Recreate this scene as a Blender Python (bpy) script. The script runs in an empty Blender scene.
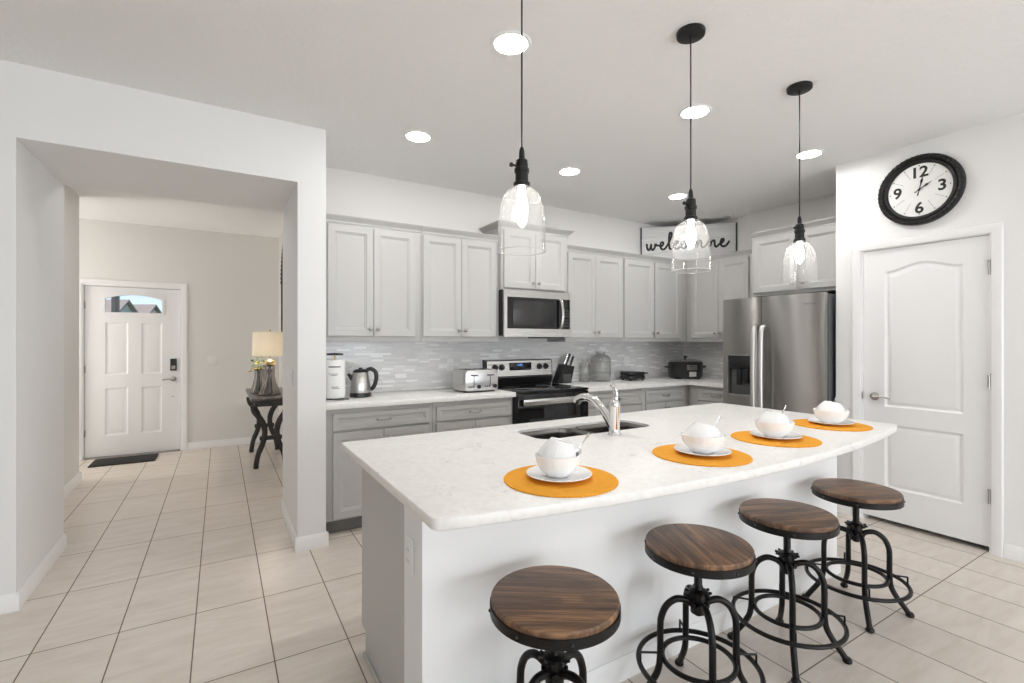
import bpy, bmesh, math, random
from mathutils import Vector, Matrix
PI = math.pi
S = bpy.context.scene
COL = S.collection
random.seed(4)

# ------------------------------------------------------------------ camera
cam_d = bpy.data.cameras.new('camera'); cam_d.sensor_width = 36.0; cam_d.lens = 16.91
cam_d.clip_start = 0.02; cam_d.clip_end = 400
cam = bpy.data.objects.new('camera', cam_d); COL.objects.link(cam)
cam.location = (0, 0, 1.375); cam.rotation_euler = (PI/2, 0, math.radians(-31.24))
S.camera = cam

# ------------------------------------------------------------------ view, world
S.view_settings.view_transform = 'Standard'; S.view_settings.look = 'None'
S.view_settings.gamma = 1.0; S.view_settings.use_curve_mapping = False
S.view_settings.exposure = 0.52
S.cycles.max_bounces = 10; S.cycles.diffuse_bounces = 6; S.cycles.glossy_bounces = 5
S.cycles.transparent_max_bounces = 16; S.cycles.sample_clamp_indirect = 4.0
S.cycles.caustics_reflective = False; S.cycles.caustics_refractive = False
S.cycles.use_denoising = True

W = bpy.data.worlds.new('sky'); S.world = W; W.use_nodes = True
wn = W.node_tree; wn.nodes.clear()
w_out = wn.nodes.new('ShaderNodeOutputWorld'); w_bg = wn.nodes.new('ShaderNodeBackground')
w_tc = wn.nodes.new('ShaderNodeTexCoord'); w_sep = wn.nodes.new('ShaderNodeSeparateXYZ')
w_ramp = wn.nodes.new('ShaderNodeValToRGB')
w_ramp.color_ramp.elements[0].position = 0.0; w_ramp.color_ramp.elements[0].color = (.72, .84, .95, 1)
w_ramp.color_ramp.elements[1].position = 0.45; w_ramp.color_ramp.elements[1].color = (.20, .43, .80, 1)
wn.links.new(w_tc.outputs['Generated'], w_sep.inputs[0]); wn.links.new(w_sep.outputs['Z'], w_ramp.inputs[0])
wn.links.new(w_ramp.outputs[0], w_bg.inputs[0]); wn.links.new(w_bg.outputs[0], w_out.inputs[0])
w_bg.inputs[1].default_value = 0.95

# ------------------------------------------------------------------ large lights
def area(name, loc, rot, sx, sy, power, col=(1, 1, 1)):
    d = bpy.data.lights.new(name, 'AREA'); d.shape = 'RECTANGLE'; d.size = sx; d.size_y = sy
    d.energy = power; d.color = col
    o = bpy.data.objects.new(name, d); COL.objects.link(o); o.location = loc; o.rotation_euler = rot
    return o
# daylight entering by the glass door and the windows of the living room behind the camera
area('daylight_glass_door', (2.2, -4.28, 1.12), (PI/2+.22, 0, 0), 2.9, 2.0, 82, (.93, .97, 1.0))
area('daylight_window', (-2.2, -4.28, 1.45), (PI/2+.22, 0, 0), 1.9, 1.3, 34, (.93, .97, 1.0))
# unseen fill lamp added round the hall corner to brighten the entry
area('entry_fill', (-2.55, 6.80, 1.45), (PI/2, 0, -PI/2), .7, 1.5, 14, (1, .97, .92))
def sun():
    d = bpy.data.lights.new('sun', 'SUN'); d.energy = 3.2; d.angle = .01; d.color = (1, .95, .88)
    o = bpy.data.objects.new('sun', d); COL.objects.link(o); o.rotation_euler = (math.radians(52), 0, math.radians(-40))
sun()

# ------------------------------------------------------------------ materials
def lin(r, g, b):
    f = lambda c: (c/255/12.92 if c/255 <= .04045 else ((c/255+.055)/1.055)**2.4)
    return (f(r), f(g), f(b), 1)
class N:
    """small node-tree writer"""
    def __init__(s, name):
        s.m = bpy.data.materials.new(name); s.m.use_nodes = True; s.t = s.m.node_tree
        s.t.nodes.clear()
        s.out = s.t.nodes.new('ShaderNodeOutputMaterial')
    def n(s, kind, **kw):
        x = s.t.nodes.new(kind)
        for k, v in kw.items(): setattr(x, k, v)
        return x
    def l(s, a, b): s.t.links.new(a, b)
    def math(s, op, a, b=None, c=None):
        x = s.n('ShaderNodeMath', operation=op)
        for i, v in enumerate((a, b, c)):
            if v is None: continue
            if isinstance(v, (int, float)): x.inputs[i].default_value = v
            else: s.l(v, x.inputs[i])
        return x.outputs[0]
    def mix(s, fac, a, b, mode='MIX'):
        x = s.n('ShaderNodeMix', data_type='RGBA', blend_type=mode)
        for i, v in ((0, fac), (6, a), (7, b)):
            if isinstance(v, (int, float)): x.inputs[i].default_value = v
            elif isinstance(v, tuple): x.inputs[i].default_value = v
            else: s.l(v, x.inputs[i])
        return x.outputs[2]
    def coord(s, scale=(1, 1, 1), rot=(0, 0, 0), kind='Object', loc=(0, 0, 0)):
        tc = s.n('ShaderNodeTexCoord'); mp = s.n('ShaderNodeMapping')
        mp.inputs['Scale'].default_value = scale; mp.inputs['Rotation'].default_value = rot
        mp.inputs['Location'].default_value = loc
        s.l(tc.outputs[kind], mp.inputs[0]); return mp.outputs[0]
    def noise(s, vec, scale, detail=3, rough=.5, dist=0):
        x = s.n('ShaderNodeTexNoise'); s.l(vec, x.inputs['Vector'])
        x.inputs['Scale'].default_value = scale; x.inputs['Detail'].default_value = detail
        x.inputs['Roughness'].default_value = rough; x.inputs['Distortion'].default_value = dist
        return x.outputs['Fac']
    def ramp(s, fac, *stops):
        x = s.n('ShaderNodeValToRGB'); s.l(fac, x.inputs[0]); e = x.color_ramp.elements
        while len(e) < len(stops): e.new(.5)
        for i, (p, c) in enumerate(stops): e[i].position = p; e[i].color = c
        return x.outputs[0]
    def bump(s, h, strength=.2, dist=.002):
        x = s.n('ShaderNodeBump'); x.inputs['Strength'].default_value = strength
        x.inputs['Distance'].default_value = dist; s.l(h, x.inputs['Height']); return x.outputs[0]
    def bsdf(s, col, rough=.5, metal=0, normal=None, **kw):
        b = s.n('ShaderNodeBsdfPrincipled')
        for k, v in (('Base Color', col), ('Roughness', rough), ('Metallic', metal), ('Normal', normal), *kw.items()):
            if v is None: continue
            if isinstance(v, (int, float, tuple)): b.inputs[k].default_value = v
            else: s.l(v, b.inputs[k])
        s.l(b.outputs[0], s.out.inputs[0]); return b
def plain(name, col, rough=.5, metal=0, bump=None, var=0, **kw):
    m = N(name); nrm = None; c = col
    if bump: nrm = m.bump(m.noise(m.coord(), bump[0], 3), bump[1], bump[2])
    if var:
        f = m.noise(m.coord(), 9, 3)
        c = m.mix(f, tuple(x*(1-var) for x in col[:3])+(1,), tuple(min(1, x*(1+var)) for x in col[:3])+(1,))
    m.bsdf(c, rough, metal, nrm, **kw); return m.m
M = {}
M['wall'] = plain('wall_paint', (.80, .785, .765, 1), .75, bump=(170, .12, .002))
M['wall_white'] = plain('white_wall_paint', (.845, .845, .845, 1), .7, bump=(170, .12, .002))
M['trim'] = plain('white_trim_paint', (.88, .88, .88, 1), .35, bump=(30, .02, .001))
M['door'] = plain('white_door_paint', (.84, .84, .845, 1), .38, bump=(60, .03, .001))
M['cab'] = plain('grey_cabinet_paint', lin(188, 187, 185), .42, bump=(80, .03, .001))
M['toe'] = plain('grey_toe_kick', lin(120, 119, 119), .5, bump=(80, .03, .001))
M['nickel'] = plain('satin_nickel', (.40, .38, .36, 1), .28, 1, bump=(300, .02, .0005))
M['satin'] = plain('satin_steel', (.62, .61, .60, 1), .42, 1, bump=(300, .02, .0005))
M['chrome'] = plain('chrome', (.82, .82, .82, 1), .06, 1, bump=(20, .01, .0005))
M['black'] = plain('black_plastic', (.014, .014, .015, 1), .32, bump=(200, .03, .0005))
M['black_matte'] = plain('matte_black_metal', (.012, .012, .012, 1), .5, .3, bump=(150, .06, .0008))
M['iron'] = plain('dark_bronze_iron', (.010, .009, .009, 1), .40, .5, bump=(120, .15, .001))
M['cast_iron'] = plain('grey_cast_iron', (.055, .054, .053, 1), .5, .5, bump=(60, .3, .002), var=.4)
M['black_glass'] = plain('black_glass', (.006, .006, .007, 1), .04, 0, bump=(3, .003, .0005))
M['ceramic'] = plain('white_glazed_ceramic', (.93, .93, .93, 1), .16, bump=(40, .02, .0005))
M['plate_plastic'] = plain('white_plate_plastic', (.85, .85, .84, 1), .35, bump=(40, .02, .0005))
M['paper'] = plain('paper_towel_paper', (.86, .86, .85, 1), .9, bump=(90, .4, .002))
M['bronze'] = plain('brass', (.55, .40, .2, 1), .3, 1, bump=(90, .05, .001))
M['lampbase'] = plain('smoked_fluted_glass', (.16, .15, .14, 1), .14, .9, bump=(30, .05, .001))
M['mirror'] = plain('mirror_silver', (.85, .85, .85, 1), .02, 1, bump=(1, .001, .0005))
M['leaf'] = plain('green_leaf', (.10, .17, .03, 1), .6, bump=(60, .2, .001), var=.4)
M['flower'] = plain('yellow_petal', (.62, .45, .08, 1), .7, bump=(60, .2, .001), var=.3)
M['ink'] = plain('black_paint', (.01, .01, .01, 1), .55, bump=(100, .03, .0005))
M['greyink'] = plain('grey_print', (.25, .26, .28, 1), .7, bump=(100, .03, .0005))
M['clockface'] = plain('white_clock_dial', (.82, .82, .80, 1), .5, bump=(50, .02, .0005))
M['blade'] = plain('steel', (.6, .6, .6, 1), .25, 1, bump=(100, .03, .0005))
M['fridge_side'] = plain('grey_appliance_side', (.11, .115, .12, 1), .42, .25, bump=(300, .08, .0005))
M['gasket'] = plain('black_gasket', (.01, .01, .01, 1), .7, bump=(50, .02, .0005))
M['mat'] = plain('black_rubber_mat', (.012, .012, .012, 1), .9, bump=(160, .8, .004))
M['outdoor_wall'] = plain('pale_siding', (.62, .60, .56, 1), .8, bump=(6, .1, .01), var=.1)
M['outdoor_roof'] = plain('brown_shingle', (.30, .235, .20, 1), .9, bump=(8, .4, .02), var=.2)
M['ground'] = plain('lawn', (.10, .16, .05, 1), .95, bump=(3, .4, .02), var=.3)

def ceil_mat():
    m = N('knockdown_ceiling'); v = m.coord()
    a = m.noise(v, 26, 4, .6, .6); r = m.ramp(a, (.46, (0, 0, 0, 1)), (.60, (1, 1, 1, 1)))
    m.bsdf((.875, .872, .866, 1), .85, 0, m.bump(r, .4, .003)); return m.m
M['ceiling'] = ceil_mat()
def floor_mat():
    m = N('beige_floor_tile'); tc = m.n('ShaderNodeTexCoord'); sp = m.n('ShaderNodeSeparateXYZ')
    m.l(tc.outputs['Object'], sp.inputs[0])
    tx, ty = .3048, .609
    ux = m.math('DIVIDE', m.math('SUBTRACT', sp.outputs[0], .2007-40*tx), tx)
    uy = m.math('DIVIDE', m.math('SUBTRACT', sp.outputs[1], 2.298-40*ty), ty)
    ix = m.math('FLOOR', ux); iy = m.math('FLOOR', uy); fx = m.math('FRACT', ux); fy = m.math('FRACT', uy)
    ex = m.math('MULTIPLY', m.math('MINIMUM', fx, m.math('SUBTRACT', 1, fx)), tx)
    ey = m.math('MULTIPLY', m.math('MINIMUM', fy, m.math('SUBTRACT', 1, fy)), ty)
    d = m.math('MINIMUM', ex, ey)
    g = m.ramp(m.math('MULTIPLY', d, 100), (.20, (1, 1, 1, 1)), (.32, (0, 0, 0, 1)))
    cid = m.n('ShaderNodeCombineXYZ'); m.l(ix, cid.inputs[0]); m.l(iy, cid.inputs[1])
    wn_ = m.n('ShaderNodeTexWhiteNoise', noise_dimensions='3D'); m.l(cid.outputs[0], wn_.inputs['Vector'])
    # each tile has its own offset in the stone figure
    off = m.n('ShaderNodeVectorMath', operation='MULTIPLY_ADD')
    m.l(wn_.outputs['Color'], off.inputs[0]); off.inputs[1].default_value = (7, 7, 7)
    mp = m.n('ShaderNodeMapping'); mp.inputs['Rotation'].default_value = (0, 0, .55); mp.inputs['Scale'].default_value = (2.2, 9, 1)
    m.l(tc.outputs['Object'], mp.inputs[0]); m.l(mp.outputs[0], off.inputs[2])
    f1 = m.noise(off.outputs[0], 1.6, 5, .6, .8)
    c = m.ramp(f1, (.28, lin(208, 197, 185)), (.52, lin(219, 209, 199)), (.75, lin(226, 218, 210)))
    c = m.mix(m.math('MULTIPLY', wn_.outputs['Value'], .10), c, lin(190, 176, 162))
    c = m.mix(g, c, lin(112, 97, 84))
    rough = m.math('ADD', m.math('MULTIPLY', g, .5), .30)
    h = m.math('SUBTRACT', m.math('MULTIPLY', f1, .06), g)
    m.bsdf(c, rough, 0, m.bump(h, .35, .002)); return m.m
M['floor'] = floor_mat()
def quartz_mat():
    m = N('white_quartz'); v = m.coord()
    a = m.noise(v, 5, 6, .65, 1.2); b = m.noise(v, 38, 3, .6)
    vein = m.ramp(m.math('ABSOLUTE', m.math('SUBTRACT', a, .5)), (0, (1, 1, 1, 1)), (.018, (0, 0, 0, 1)))
    msk = m.ramp(m.noise(m.coord(loc=(3, 1, 0)), 7, 3, .5), (.52, (0, 0, 0, 1)), (.66, (1, 1, 1, 1)))
    f = m.math('MULTIPLY', m.math('MULTIPLY', vein, msk), .42)
    c = m.mix(f, m.ramp(b, (.3, lin(234, 232, 228)), (.7, lin(243, 242, 240))), lin(150, 147, 142))
    m.bsdf(c, .34, 0); return m.m
M['quartz'] = quartz_mat()
def splash_mat():
    m = N('linear_mosaic_tile'); tc = m.n('ShaderNodeTexCoord'); sp = m.n('ShaderNodeSeparateXYZ')
    m.l(tc.outputs['Object'], sp.inputs[0])
    h, wd = .0185, .105
    u = m.math('SUBTRACT', sp.outputs[0], sp.outputs[1]); rz = m.math('DIVIDE', sp.outputs[2], h)
    row = m.math('FLOOR', rz)
    r1 = m.n('ShaderNodeTexWhiteNoise', noise_dimensions='1D'); m.l(row, r1.inputs['W'])
    ux = m.math('ADD', m.math('DIVIDE', u, wd), m.math('MULTIPLY', r1.outputs['Value'], 17)); cx = m.math('FLOOR', ux)
    cid = m.n('ShaderNodeCombineXYZ'); m.l(cx, cid.inputs[0]); m.l(row, cid.inputs[1])
    wn_ = m.n('ShaderNodeTexWhiteNoise', noise_dimensions='2D'); m.l(cid.outputs[0], wn_.inputs['Vector'])
    c = m.ramp(wn_.outputs['Value'], (0, lin(218, 218, 219)), (.45, lin(226, 226, 226)), (.87, lin(234, 234, 234)), (.875, lin(250, 251, 252)))
    fx = m.math('FRACT', ux); fz = m.math('FRACT', rz)
    dx = m.math('MULTIPLY', m.math('MINIMUM', fx, m.math('SUBTRACT', 1, fx)), wd)
    dz = m.math('MULTIPLY', m.math('MINIMUM', fz, m.math('SUBTRACT', 1, fz)), h)
    g = m.ramp(m.math('MULTIPLY', m.math('MINIMUM', dx, dz), 100), (.08, (1, 1, 1, 1)), (.16, (0, 0, 0, 1)))
    c = m.mix(g, c, lin(222, 221, 220))
    m.bsdf(c, m.math('ADD', m.math('MULTIPLY', g, .5), .16), 0, m.bump(m.math('SUBTRACT', 1, g), .3, .0015)); return m.m
M['splash'] = splash_mat()
def steel_mat(name, col, rough, axis, aniso=.7, arot=0, wave=0):
    m = N(name); sc = [500, 500, 500]; sc[axis] = 3
    f = m.noise(m.coord(tuple(sc)), 1, 2)
    r = m.math('ADD', m.math('MULTIPLY', f, .08), rough-.04)
    tg = m.n('ShaderNodeTangent', direction_type='RADIAL', axis='Z')
    nb = m.bump(f, .03, .0003)
    if wave:      # slight waviness of large pressed sheet
        w2 = m.n('ShaderNodeBump'); w2.inputs['Strength'].default_value = 1; w2.inputs['Distance'].default_value = wave
        m.l(m.noise(m.coord((3.0, 3.0, .8)), 1.2, 1), w2.inputs['Height']); m.l(nb, w2.inputs['Normal']); nb = w2.outputs[0]
    m.bsdf(col, r, 1, nb, **{'Anisotropic': aniso, 'Anisotropic Rotation': arot, 'Tangent': tg.outputs[0]}); return m.m
M['steel'] = steel_mat('brushed_stainless', (.60, .585, .565, 1), .27, 0)
M['steel_door'] = steel_mat('brushed_stainless_door', (.40, .385, .37, 1), .34, 2, .97, .25, .0)
M['steel_sink'] = steel_mat('satin_sink_steel', (.26, .25, .24, 1), .24, 0, 0)
def wood_mat(name, dark, mid, light, rough=.42):
    m = N(name); oi = m.n('ShaderNodeObjectInfo'); tc = m.n('ShaderNodeTexCoord')
    ad = m.n('ShaderNodeVectorMath', operation='MULTIPLY_ADD')
    cb = m.n('ShaderNodeCombineXYZ'); m.l(oi.outputs['Random'], cb.inputs[0]); m.l(oi.outputs['Random'], cb.inputs[1])
    m.l(cb.outputs[0], ad.inputs[0]); ad.inputs[1].default_value = (5, 9, 0); m.l(tc.outputs['Object'], ad.inputs[2])
    mp = m.n('ShaderNodeMapping'); mp.inputs['Scale'].default_value = (1.3, 9, 6); m.l(ad.outputs[0], mp.inputs[0])
    f = m.noise(mp.outputs[0], 1.6, 6, .62, .9)
    mp2 = m.n('ShaderNodeMapping'); mp2.inputs['Scale'].default_value = (5, 130, 30); m.l(ad.outputs[0], mp2.inputs[0])
    g = m.noise(mp2.outputs[0], 1, 3, .6)
    c = m.ramp(f, (.25, dark), (.47, mid), (.72, light))
    c = m.mix(m.math('MULTIPLY', m.ramp(g, (.42, (1, 1, 1, 1)), (.60, (0, 0, 0, 1))), .55), c, dark)
    m.bsdf(c, rough, 0, m.bump(g, .15, .0008)); return m.m
M['wood'] = wood_mat('rustic_seat_wood', (.032, .021, .017, 1), (.19, .105, .062, 1), (.52, .28, .135, 1))
M['darkwood'] = wood_mat('dark_table_wood', (.02, .017, .016, 1), (.045, .038, .035, 1), (.09, .08, .075, 1), .25)
def thin_glass(name, tint=(1, 1, 1, 1), ior=1.45, rough=.02, bump=None, boost=1.0, body=None):
    m = N(name); tr = m.n('ShaderNodeBsdfTransparent'); tr.inputs[0].default_value = tint
    gl = m.n('ShaderNodeBsdfGlossy'); gl.inputs['Roughness'].default_value = rough
    fr = m.n('ShaderNodeLayerWeight'); fr.inputs['Blend'].default_value = .5
    nv = m.bump(m.noise(m.coord(), *bump[:2]), bump[2], .003) if bump else None
    if nv is not None: m.l(nv, gl.inputs['Normal']); m.l(nv, fr.inputs['Normal'])
    mx = m.n('ShaderNodeMixShader'); m.l(m.math('MINIMUM', m.math('ADD', m.math('MULTIPLY', m.math('POWER', fr.outputs['Facing'], 4.0), boost*.75), .045*boost), 1.0), mx.inputs[0])
    m.l(tr.outputs[0], mx.inputs[1]); m.l(gl.outputs[0], mx.inputs[2])
    if body:
        df = m.n('ShaderNodeBsdfTranslucent'); df.inputs[0].default_value = (.9, .9, .9, 1)
        m2 = m.n('ShaderNodeMixShader'); m2.inputs[0].default_value = body
        m.l(mx.outputs[0], m2.inputs[1]); m.l(df.outputs[0], m2.inputs[2]); m.l(m2.outputs[0], m.out.inputs[0])
    else: m.l(mx.outputs[0], m.out.inputs[0])
    return m.m
M['pendant_glass'] = thin_glass('seeded_clear_glass', (.995, .995, .995, 1), 1.42, .04, (45, 2, .15), 1.0, .036)  # translucent share adds the bulb's glow as a whitish haze in the glass
M['rim_glass'] = thin_glass('thick_glass_rim', (.97, .97, .97, 1), 1.45, .05, (45, 2, .1), 1.3, .45)  # whitish translucent body puts a bright highlight ring into the clear rim
M['jar_glass'] = thin_glass('hammered_jar_glass', (.93, .93, .925, 1), 1.45, .05, (70, 2, .8), 1.3, .07)
M['pane'] = thin_glass('window_pane', (.98, .99, 1, 1), 1.45, .01)
def glow(name, col, strength):
    m = N(name); e = m.n('ShaderNodeEmission'); e.inputs[0].default_value = col; e.inputs[1].default_value = strength
    m.l(e.outputs[0], m.out.inputs[0]); return m.m
M['downlight'] = glow('downlight_diffuser', (1, .985, .96, 1), 86)
M['bulb'] = glow('lit_bulb', (1, .95, .88, 1), 30)
M['display'] = glow('blue_display_digits', (.12, .35, 1, 1), 1.3)
M['lampbulb'] = glow('lamp_bulb', (1, .92, .80, 1), 190)
def shade_mat():
    m = N('linen_lamp_shade'); f = m.noise(m.coord((1, 1, 6)), 60, 2)
    c = m.mix(f, lin(250, 245, 235), lin(246, 239, 226))
    d = m.n('ShaderNodeBsdfDiffuse'); t = m.n('ShaderNodeBsdfTranslucent'); m.l(c, d.inputs[0]); m.l(c, t.inputs[0])
    mx = m.n('ShaderNodeMixShader'); mx.inputs[0].default_value = .5
    m.l(d.outputs[0], mx.inputs[1]); m.l(t.outputs[0], mx.inputs[2]); m.l(mx.outputs[0], m.out.inputs[0]); return m.m
M['shade'] = shade_mat()
def mat_orange():
    m = N('orange_woven_fabric'); v = m.coord()
    w1 = m.n('ShaderNodeTexWave', bands_direction='X'); w1.inputs['Scale'].default_value = 90; m.l(v, w1.inputs['Vector'])
    w2 = m.n('ShaderNodeTexWave', bands_direction='Y'); w2.inputs['Scale'].default_value = 90; m.l(v, w2.inputs['Vector'])
    h = m.math('MULTIPLY', w1.outputs['Fac'], w2.outputs['Fac'])
    c = m.mix(m.noise(v, 30, 3), (.79, .325, .010, 1), (.92, .41, .016, 1))
    m.bsdf(c, .85, 0, m.bump(h, .35, .001)); return m.m
M['orange'] = mat_orange()
def sign_mat():
    m = N('whitewashed_board'); f = m.noise(m.coord((2, 30, 30)), 1, 4, .6)
    m.bsdf(m.ramp(f, (.3, lin(214, 214, 214)), (.6, lin(232, 232, 232))), .8); return m.m
M['sign'] = sign_mat()

# ------------------------------------------------------------------ mesh writer
class MB:
    def __init__(s): s.bm = bmesh.new()
    def box(s, x0, x1, y0, y1, z0, z1, bevel=0, seg=2):
        g = bmesh.ops.create_cube(s.bm, size=1)
        for v in g['verts']:
            v.co = Vector((x0 if v.co.x < 0 else x1, y0 if v.co.y < 0 else y1, z0 if v.co.z < 0 else z1))
        if bevel:
            ed = list({e for v in g['verts'] for e in v.link_edges})
            bmesh.ops.bevel(s.bm, geom=ed, offset=bevel, segments=seg, affect='EDGES', profile=.5)
        return s
    def ring_faces(s, loops, closed_u=True, caps=(False, False), closed_v=False):
        n = len(loops[0])
        vs = [[s.bm.verts.new(p) for p in L] for L in loops]
        rng = len(vs) if closed_v else len(vs)-1
        for i in range(rng):
            a, b = vs[i], vs[(i+1) % len(vs)]
            for j in range(n if closed_u else n-1):
                k = (j+1) % n
                try: s.bm.faces.new((a[j], a[k], b[k], b[j]))
                except ValueError: pass
        if caps[0]: s.bm.faces.new(list(reversed(vs[0])))
        if caps[1]: s.bm.faces.new(vs[-1])
        return vs
    def lathe(s, prof, c=(0, 0, 0), seg=32, mat=None, caps=(True, True), mod=None):
        c = Vector(c); loops = []
        for r, z in prof:
            L = []
            for j in range(seg):
                a = 2*PI*j/seg; rr = r*(mod(a, z) if mod else 1)
                p = Vector((rr*math.cos(a), rr*math.sin(a), z))
                L.append((mat @ p if mat else p) + c)
            loops.append(L)
        s.ring_faces(loops, True, caps); return s
    def tube(s, pts, r, seg=10, closed=False, caps=True, flat=1.0, up=None):
        pts = [Vector(p) for p in pts]; n = len(pts)
        rs = r if isinstance(r, (list, tuple)) else [r]*n
        loops = []; prev = None
        for i in range(n):
            if closed: t = pts[(i+1) % n]-pts[i-1]
            else: t = pts[min(i+1, n-1)]-pts[max(i-1, 0)]
            t.normalize()
            if prev is None:
                ref = Vector(up) if up else (Vector((0, 0, 1)) if abs(t.z) < .9 else Vector((1, 0, 0)))
                u = t.cross(ref).normalized()
            else: u = (prev - t*prev.dot(t)).normalized()
            prev = u; w = t.cross(u)
            loops.append([pts[i]+(u*math.cos(2*PI*j/seg)+w*math.sin(2*PI*j/seg)*flat)*rs[i] for j in range(seg)])
        s.ring_faces(loops, True, (caps and not closed, caps and not closed), closed); return s
    def prism(s, poly, z0, z1, bevel=0, seg=2):
        a = [s.bm.verts.new((x, y, z0)) for x, y in poly]; b = [s.bm.verts.new((x, y, z1)) for x, y in poly]
        n = len(poly); fs = [s.bm.faces.new(list(reversed(a))), s.bm.faces.new(b)]
        for i in range(n): s.bm.faces.new((a[i], a[(i+1) % n], b[(i+1) % n], b[i]))
        if bevel:
            ed = list(fs[0].edges)+list(fs[1].edges)
            bmesh.ops.bevel(s.bm, geom=ed, offset=bevel, segments=seg, affect='EDGES', profile=.5)
        return s
    def fill(s, outer, holes, flip=None):
        """flat face with holes; lists of 3-D points"""
        ed = []
        for L in [outer]+holes:
            v = [s.bm.verts.new(p) for p in L]
            ed += [s.bm.edges.new((v[i], v[(i+1) % len(v)])) for i in range(len(v))]
        g = bmesh.ops.triangle_fill(s.bm, use_beauty=True, use_dissolve=False, edges=ed)
        if flip is not None:
            fs = [f for f in g['geom'] if isinstance(f, bmesh.types.BMFace)]
            for f in fs:
                f.normal_update()
                if f.normal.dot(Vector(flip)) < 0: f.normal_flip()
        return s
    def ball(s, c, r, sc=(1, 1, 1), sub=2):
        g = bmesh.ops.create_icosphere(s.bm, subdivisions=sub, radius=r)
        for v in g['verts']: v.co = Vector((v.co.x*sc[0], v.co.y*sc[1], v.co.z*sc[2]))+Vector(c)
        return s
    def add_mesh(s, me, mat=None):
        b2 = bmesh.new(); b2.from_mesh(me)
        if mat: bmesh.ops.transform(b2, matrix=mat, verts=b2.verts)
        tmp = bpy.data.meshes.new('tmp'); b2.to_mesh(tmp); b2.free(); s.bm.from_mesh(tmp); bpy.data.meshes.remove(tmp)
        return s
    def xf(s, mat): bmesh.ops.transform(s.bm, matrix=mat, verts=s.bm.verts); return s
    def build(s, name, mat, parent=None, loc=None, sharp=35, weld=True):
        if weld: bmesh.ops.remove_doubles(s.bm, verts=s.bm.verts, dist=1e-5)
        bmesh.ops.recalc_face_normals(s.bm, faces=s.bm.faces)
        lim = math.radians(sharp)
        for f in s.bm.faces: f.smooth = True
        for e in s.bm.edges:
            e.smooth = len(e.link_faces) == 2 and e.calc_face_angle(0) < lim
        me = bpy.data.meshes.new(name); s.bm.to_mesh(me); s.bm.free()
        me.materials.append(M[mat] if isinstance(mat, str) else mat)
        o = bpy.data.objects.new(name, me); COL.objects.link(o)
        if parent: o.parent = parent
        if loc: o.location = loc
        return o
def tag(o, label=None, cat=None, group=None, kind=None):
    if label: o['label'] = label
    if cat: o['category'] = cat
    if group: o['group'] = group
    if kind: o['kind'] = kind
    return o
def thing(name, label, cat, loc=(0, 0, 0), rz=0, group=None):
    o = bpy.data.objects.new(name, None); COL.objects.link(o); o.empty_display_size = .05
    o.location = loc; o.rotation_euler = (0, 0, rz); return tag(o, label, cat, group)
def copy_tree(o, parent=None):
    c = o.copy(); COL.objects.link(c)
    if parent: c.parent = parent
    for ch in list(o.children): copy_tree(ch, c)
    return c
def struct(o, label=None, cat=None): return tag(o, label, cat, kind='structure')
def arc(cx, cy, r, a0, a1, n):
    return [(cx+r*math.cos(math.radians(a0+(a1-a0)*i/n)), cy+r*math.sin(math.radians(a0+(a1-a0)*i/n))) for i in range(n+1)]
def rrect(x0, x1, y0, y1, r, n=6):
    return arc(x1-r, y1-r, r, 0, 90, n)+arc(x0+r, y1-r, r, 90, 180, n)+arc(x0+r, y0+r, r, 180, 270, n)+arc(x1-r, y0+r, r, 270, 360, n)
def smooth_path(pts, n=8):
    P = [Vector(p) for p in pts]; out = []
    for i in range(len(P)-1):
        p0 = P[max(i-1, 0)]; p1 = P[i]; p2 = P[i+1]; p3 = P[min(i+2, len(P)-1)]
        for k in range(n):
            t = k/n
            out.append(.5*((2*p1)+(p2-p0)*t+(2*p0-5*p1+4*p2-p3)*t*t+(3*p1-p0-3*p2+p3)*t**3))
    out.append(P[-1]); return out

# panelled leaf in local frame: x width, z height, front at y=0 looking to -y, back at y=th
def panel_loop(x0, x1, z0, z1, ins, rise=0, camel=True, n=20):
    a, b, c = x0+ins, x1-ins, z0+ins
    L = [(a, c), (b, c)]
    if rise:
        for i in range(n+1):
            t = i/n; u = 2*t-1
            s_ = .5*(1+math.cos(PI*u)) if camel else 1-u*u
            L.append((b-(b-a)*t, z1-ins+rise*s_))
    else: L += [(b, z1-ins), (a, z1-ins)]
    return L
def leaf(mb, x0, x1, z0, z1, th, panels, prof, bev=.004, holes=()):
    """panels: list of (px0,px1,pz0,pz1,rise,camel); prof: list of (inset, depth)"""
    outer = [(x0+bev, 0, z0+bev), (x1-bev, 0, z0+bev), (x1-bev, 0, z1-bev), (x0+bev, 0, z1-bev)]
    hl = []
    for (a, b, c, d, rise, camel) in panels:
        loops = [[(x, dep, z) for x, z in panel_loop(a, b, c, d, ins, rise, camel)] for ins, dep in prof]
        hl.append(loops[0]); mb.ring_faces(loops, True, (False, True))
    for h in holes: hl.append(h)
    mb.fill(outer, hl, (0, -1, 0))
    o2 = [(x0, bev, z0), (x1, bev, z0), (x1, bev, z1), (x0, bev, z1)]
    o3 = [(x0, th, z0), (x1, th, z0), (x1, th, z1), (x0, th, z1)]
    if holes:
        mb.ring_faces([outer, o2, o3]); bh = [[(p[0], th, p[2]) for p in h] for h in holes]
        mb.fill(o3, bh, (0, 1, 0))
        for h, b in zip(holes, bh): mb.ring_faces([h, b])
    else: mb.ring_faces([outer, o2, o3], True, (False, True))
    return mb
CAB_PROF = [(.0, 0), (.003, .005), (.013, .008), (.017, .0125), (.02, .0125)]
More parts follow.
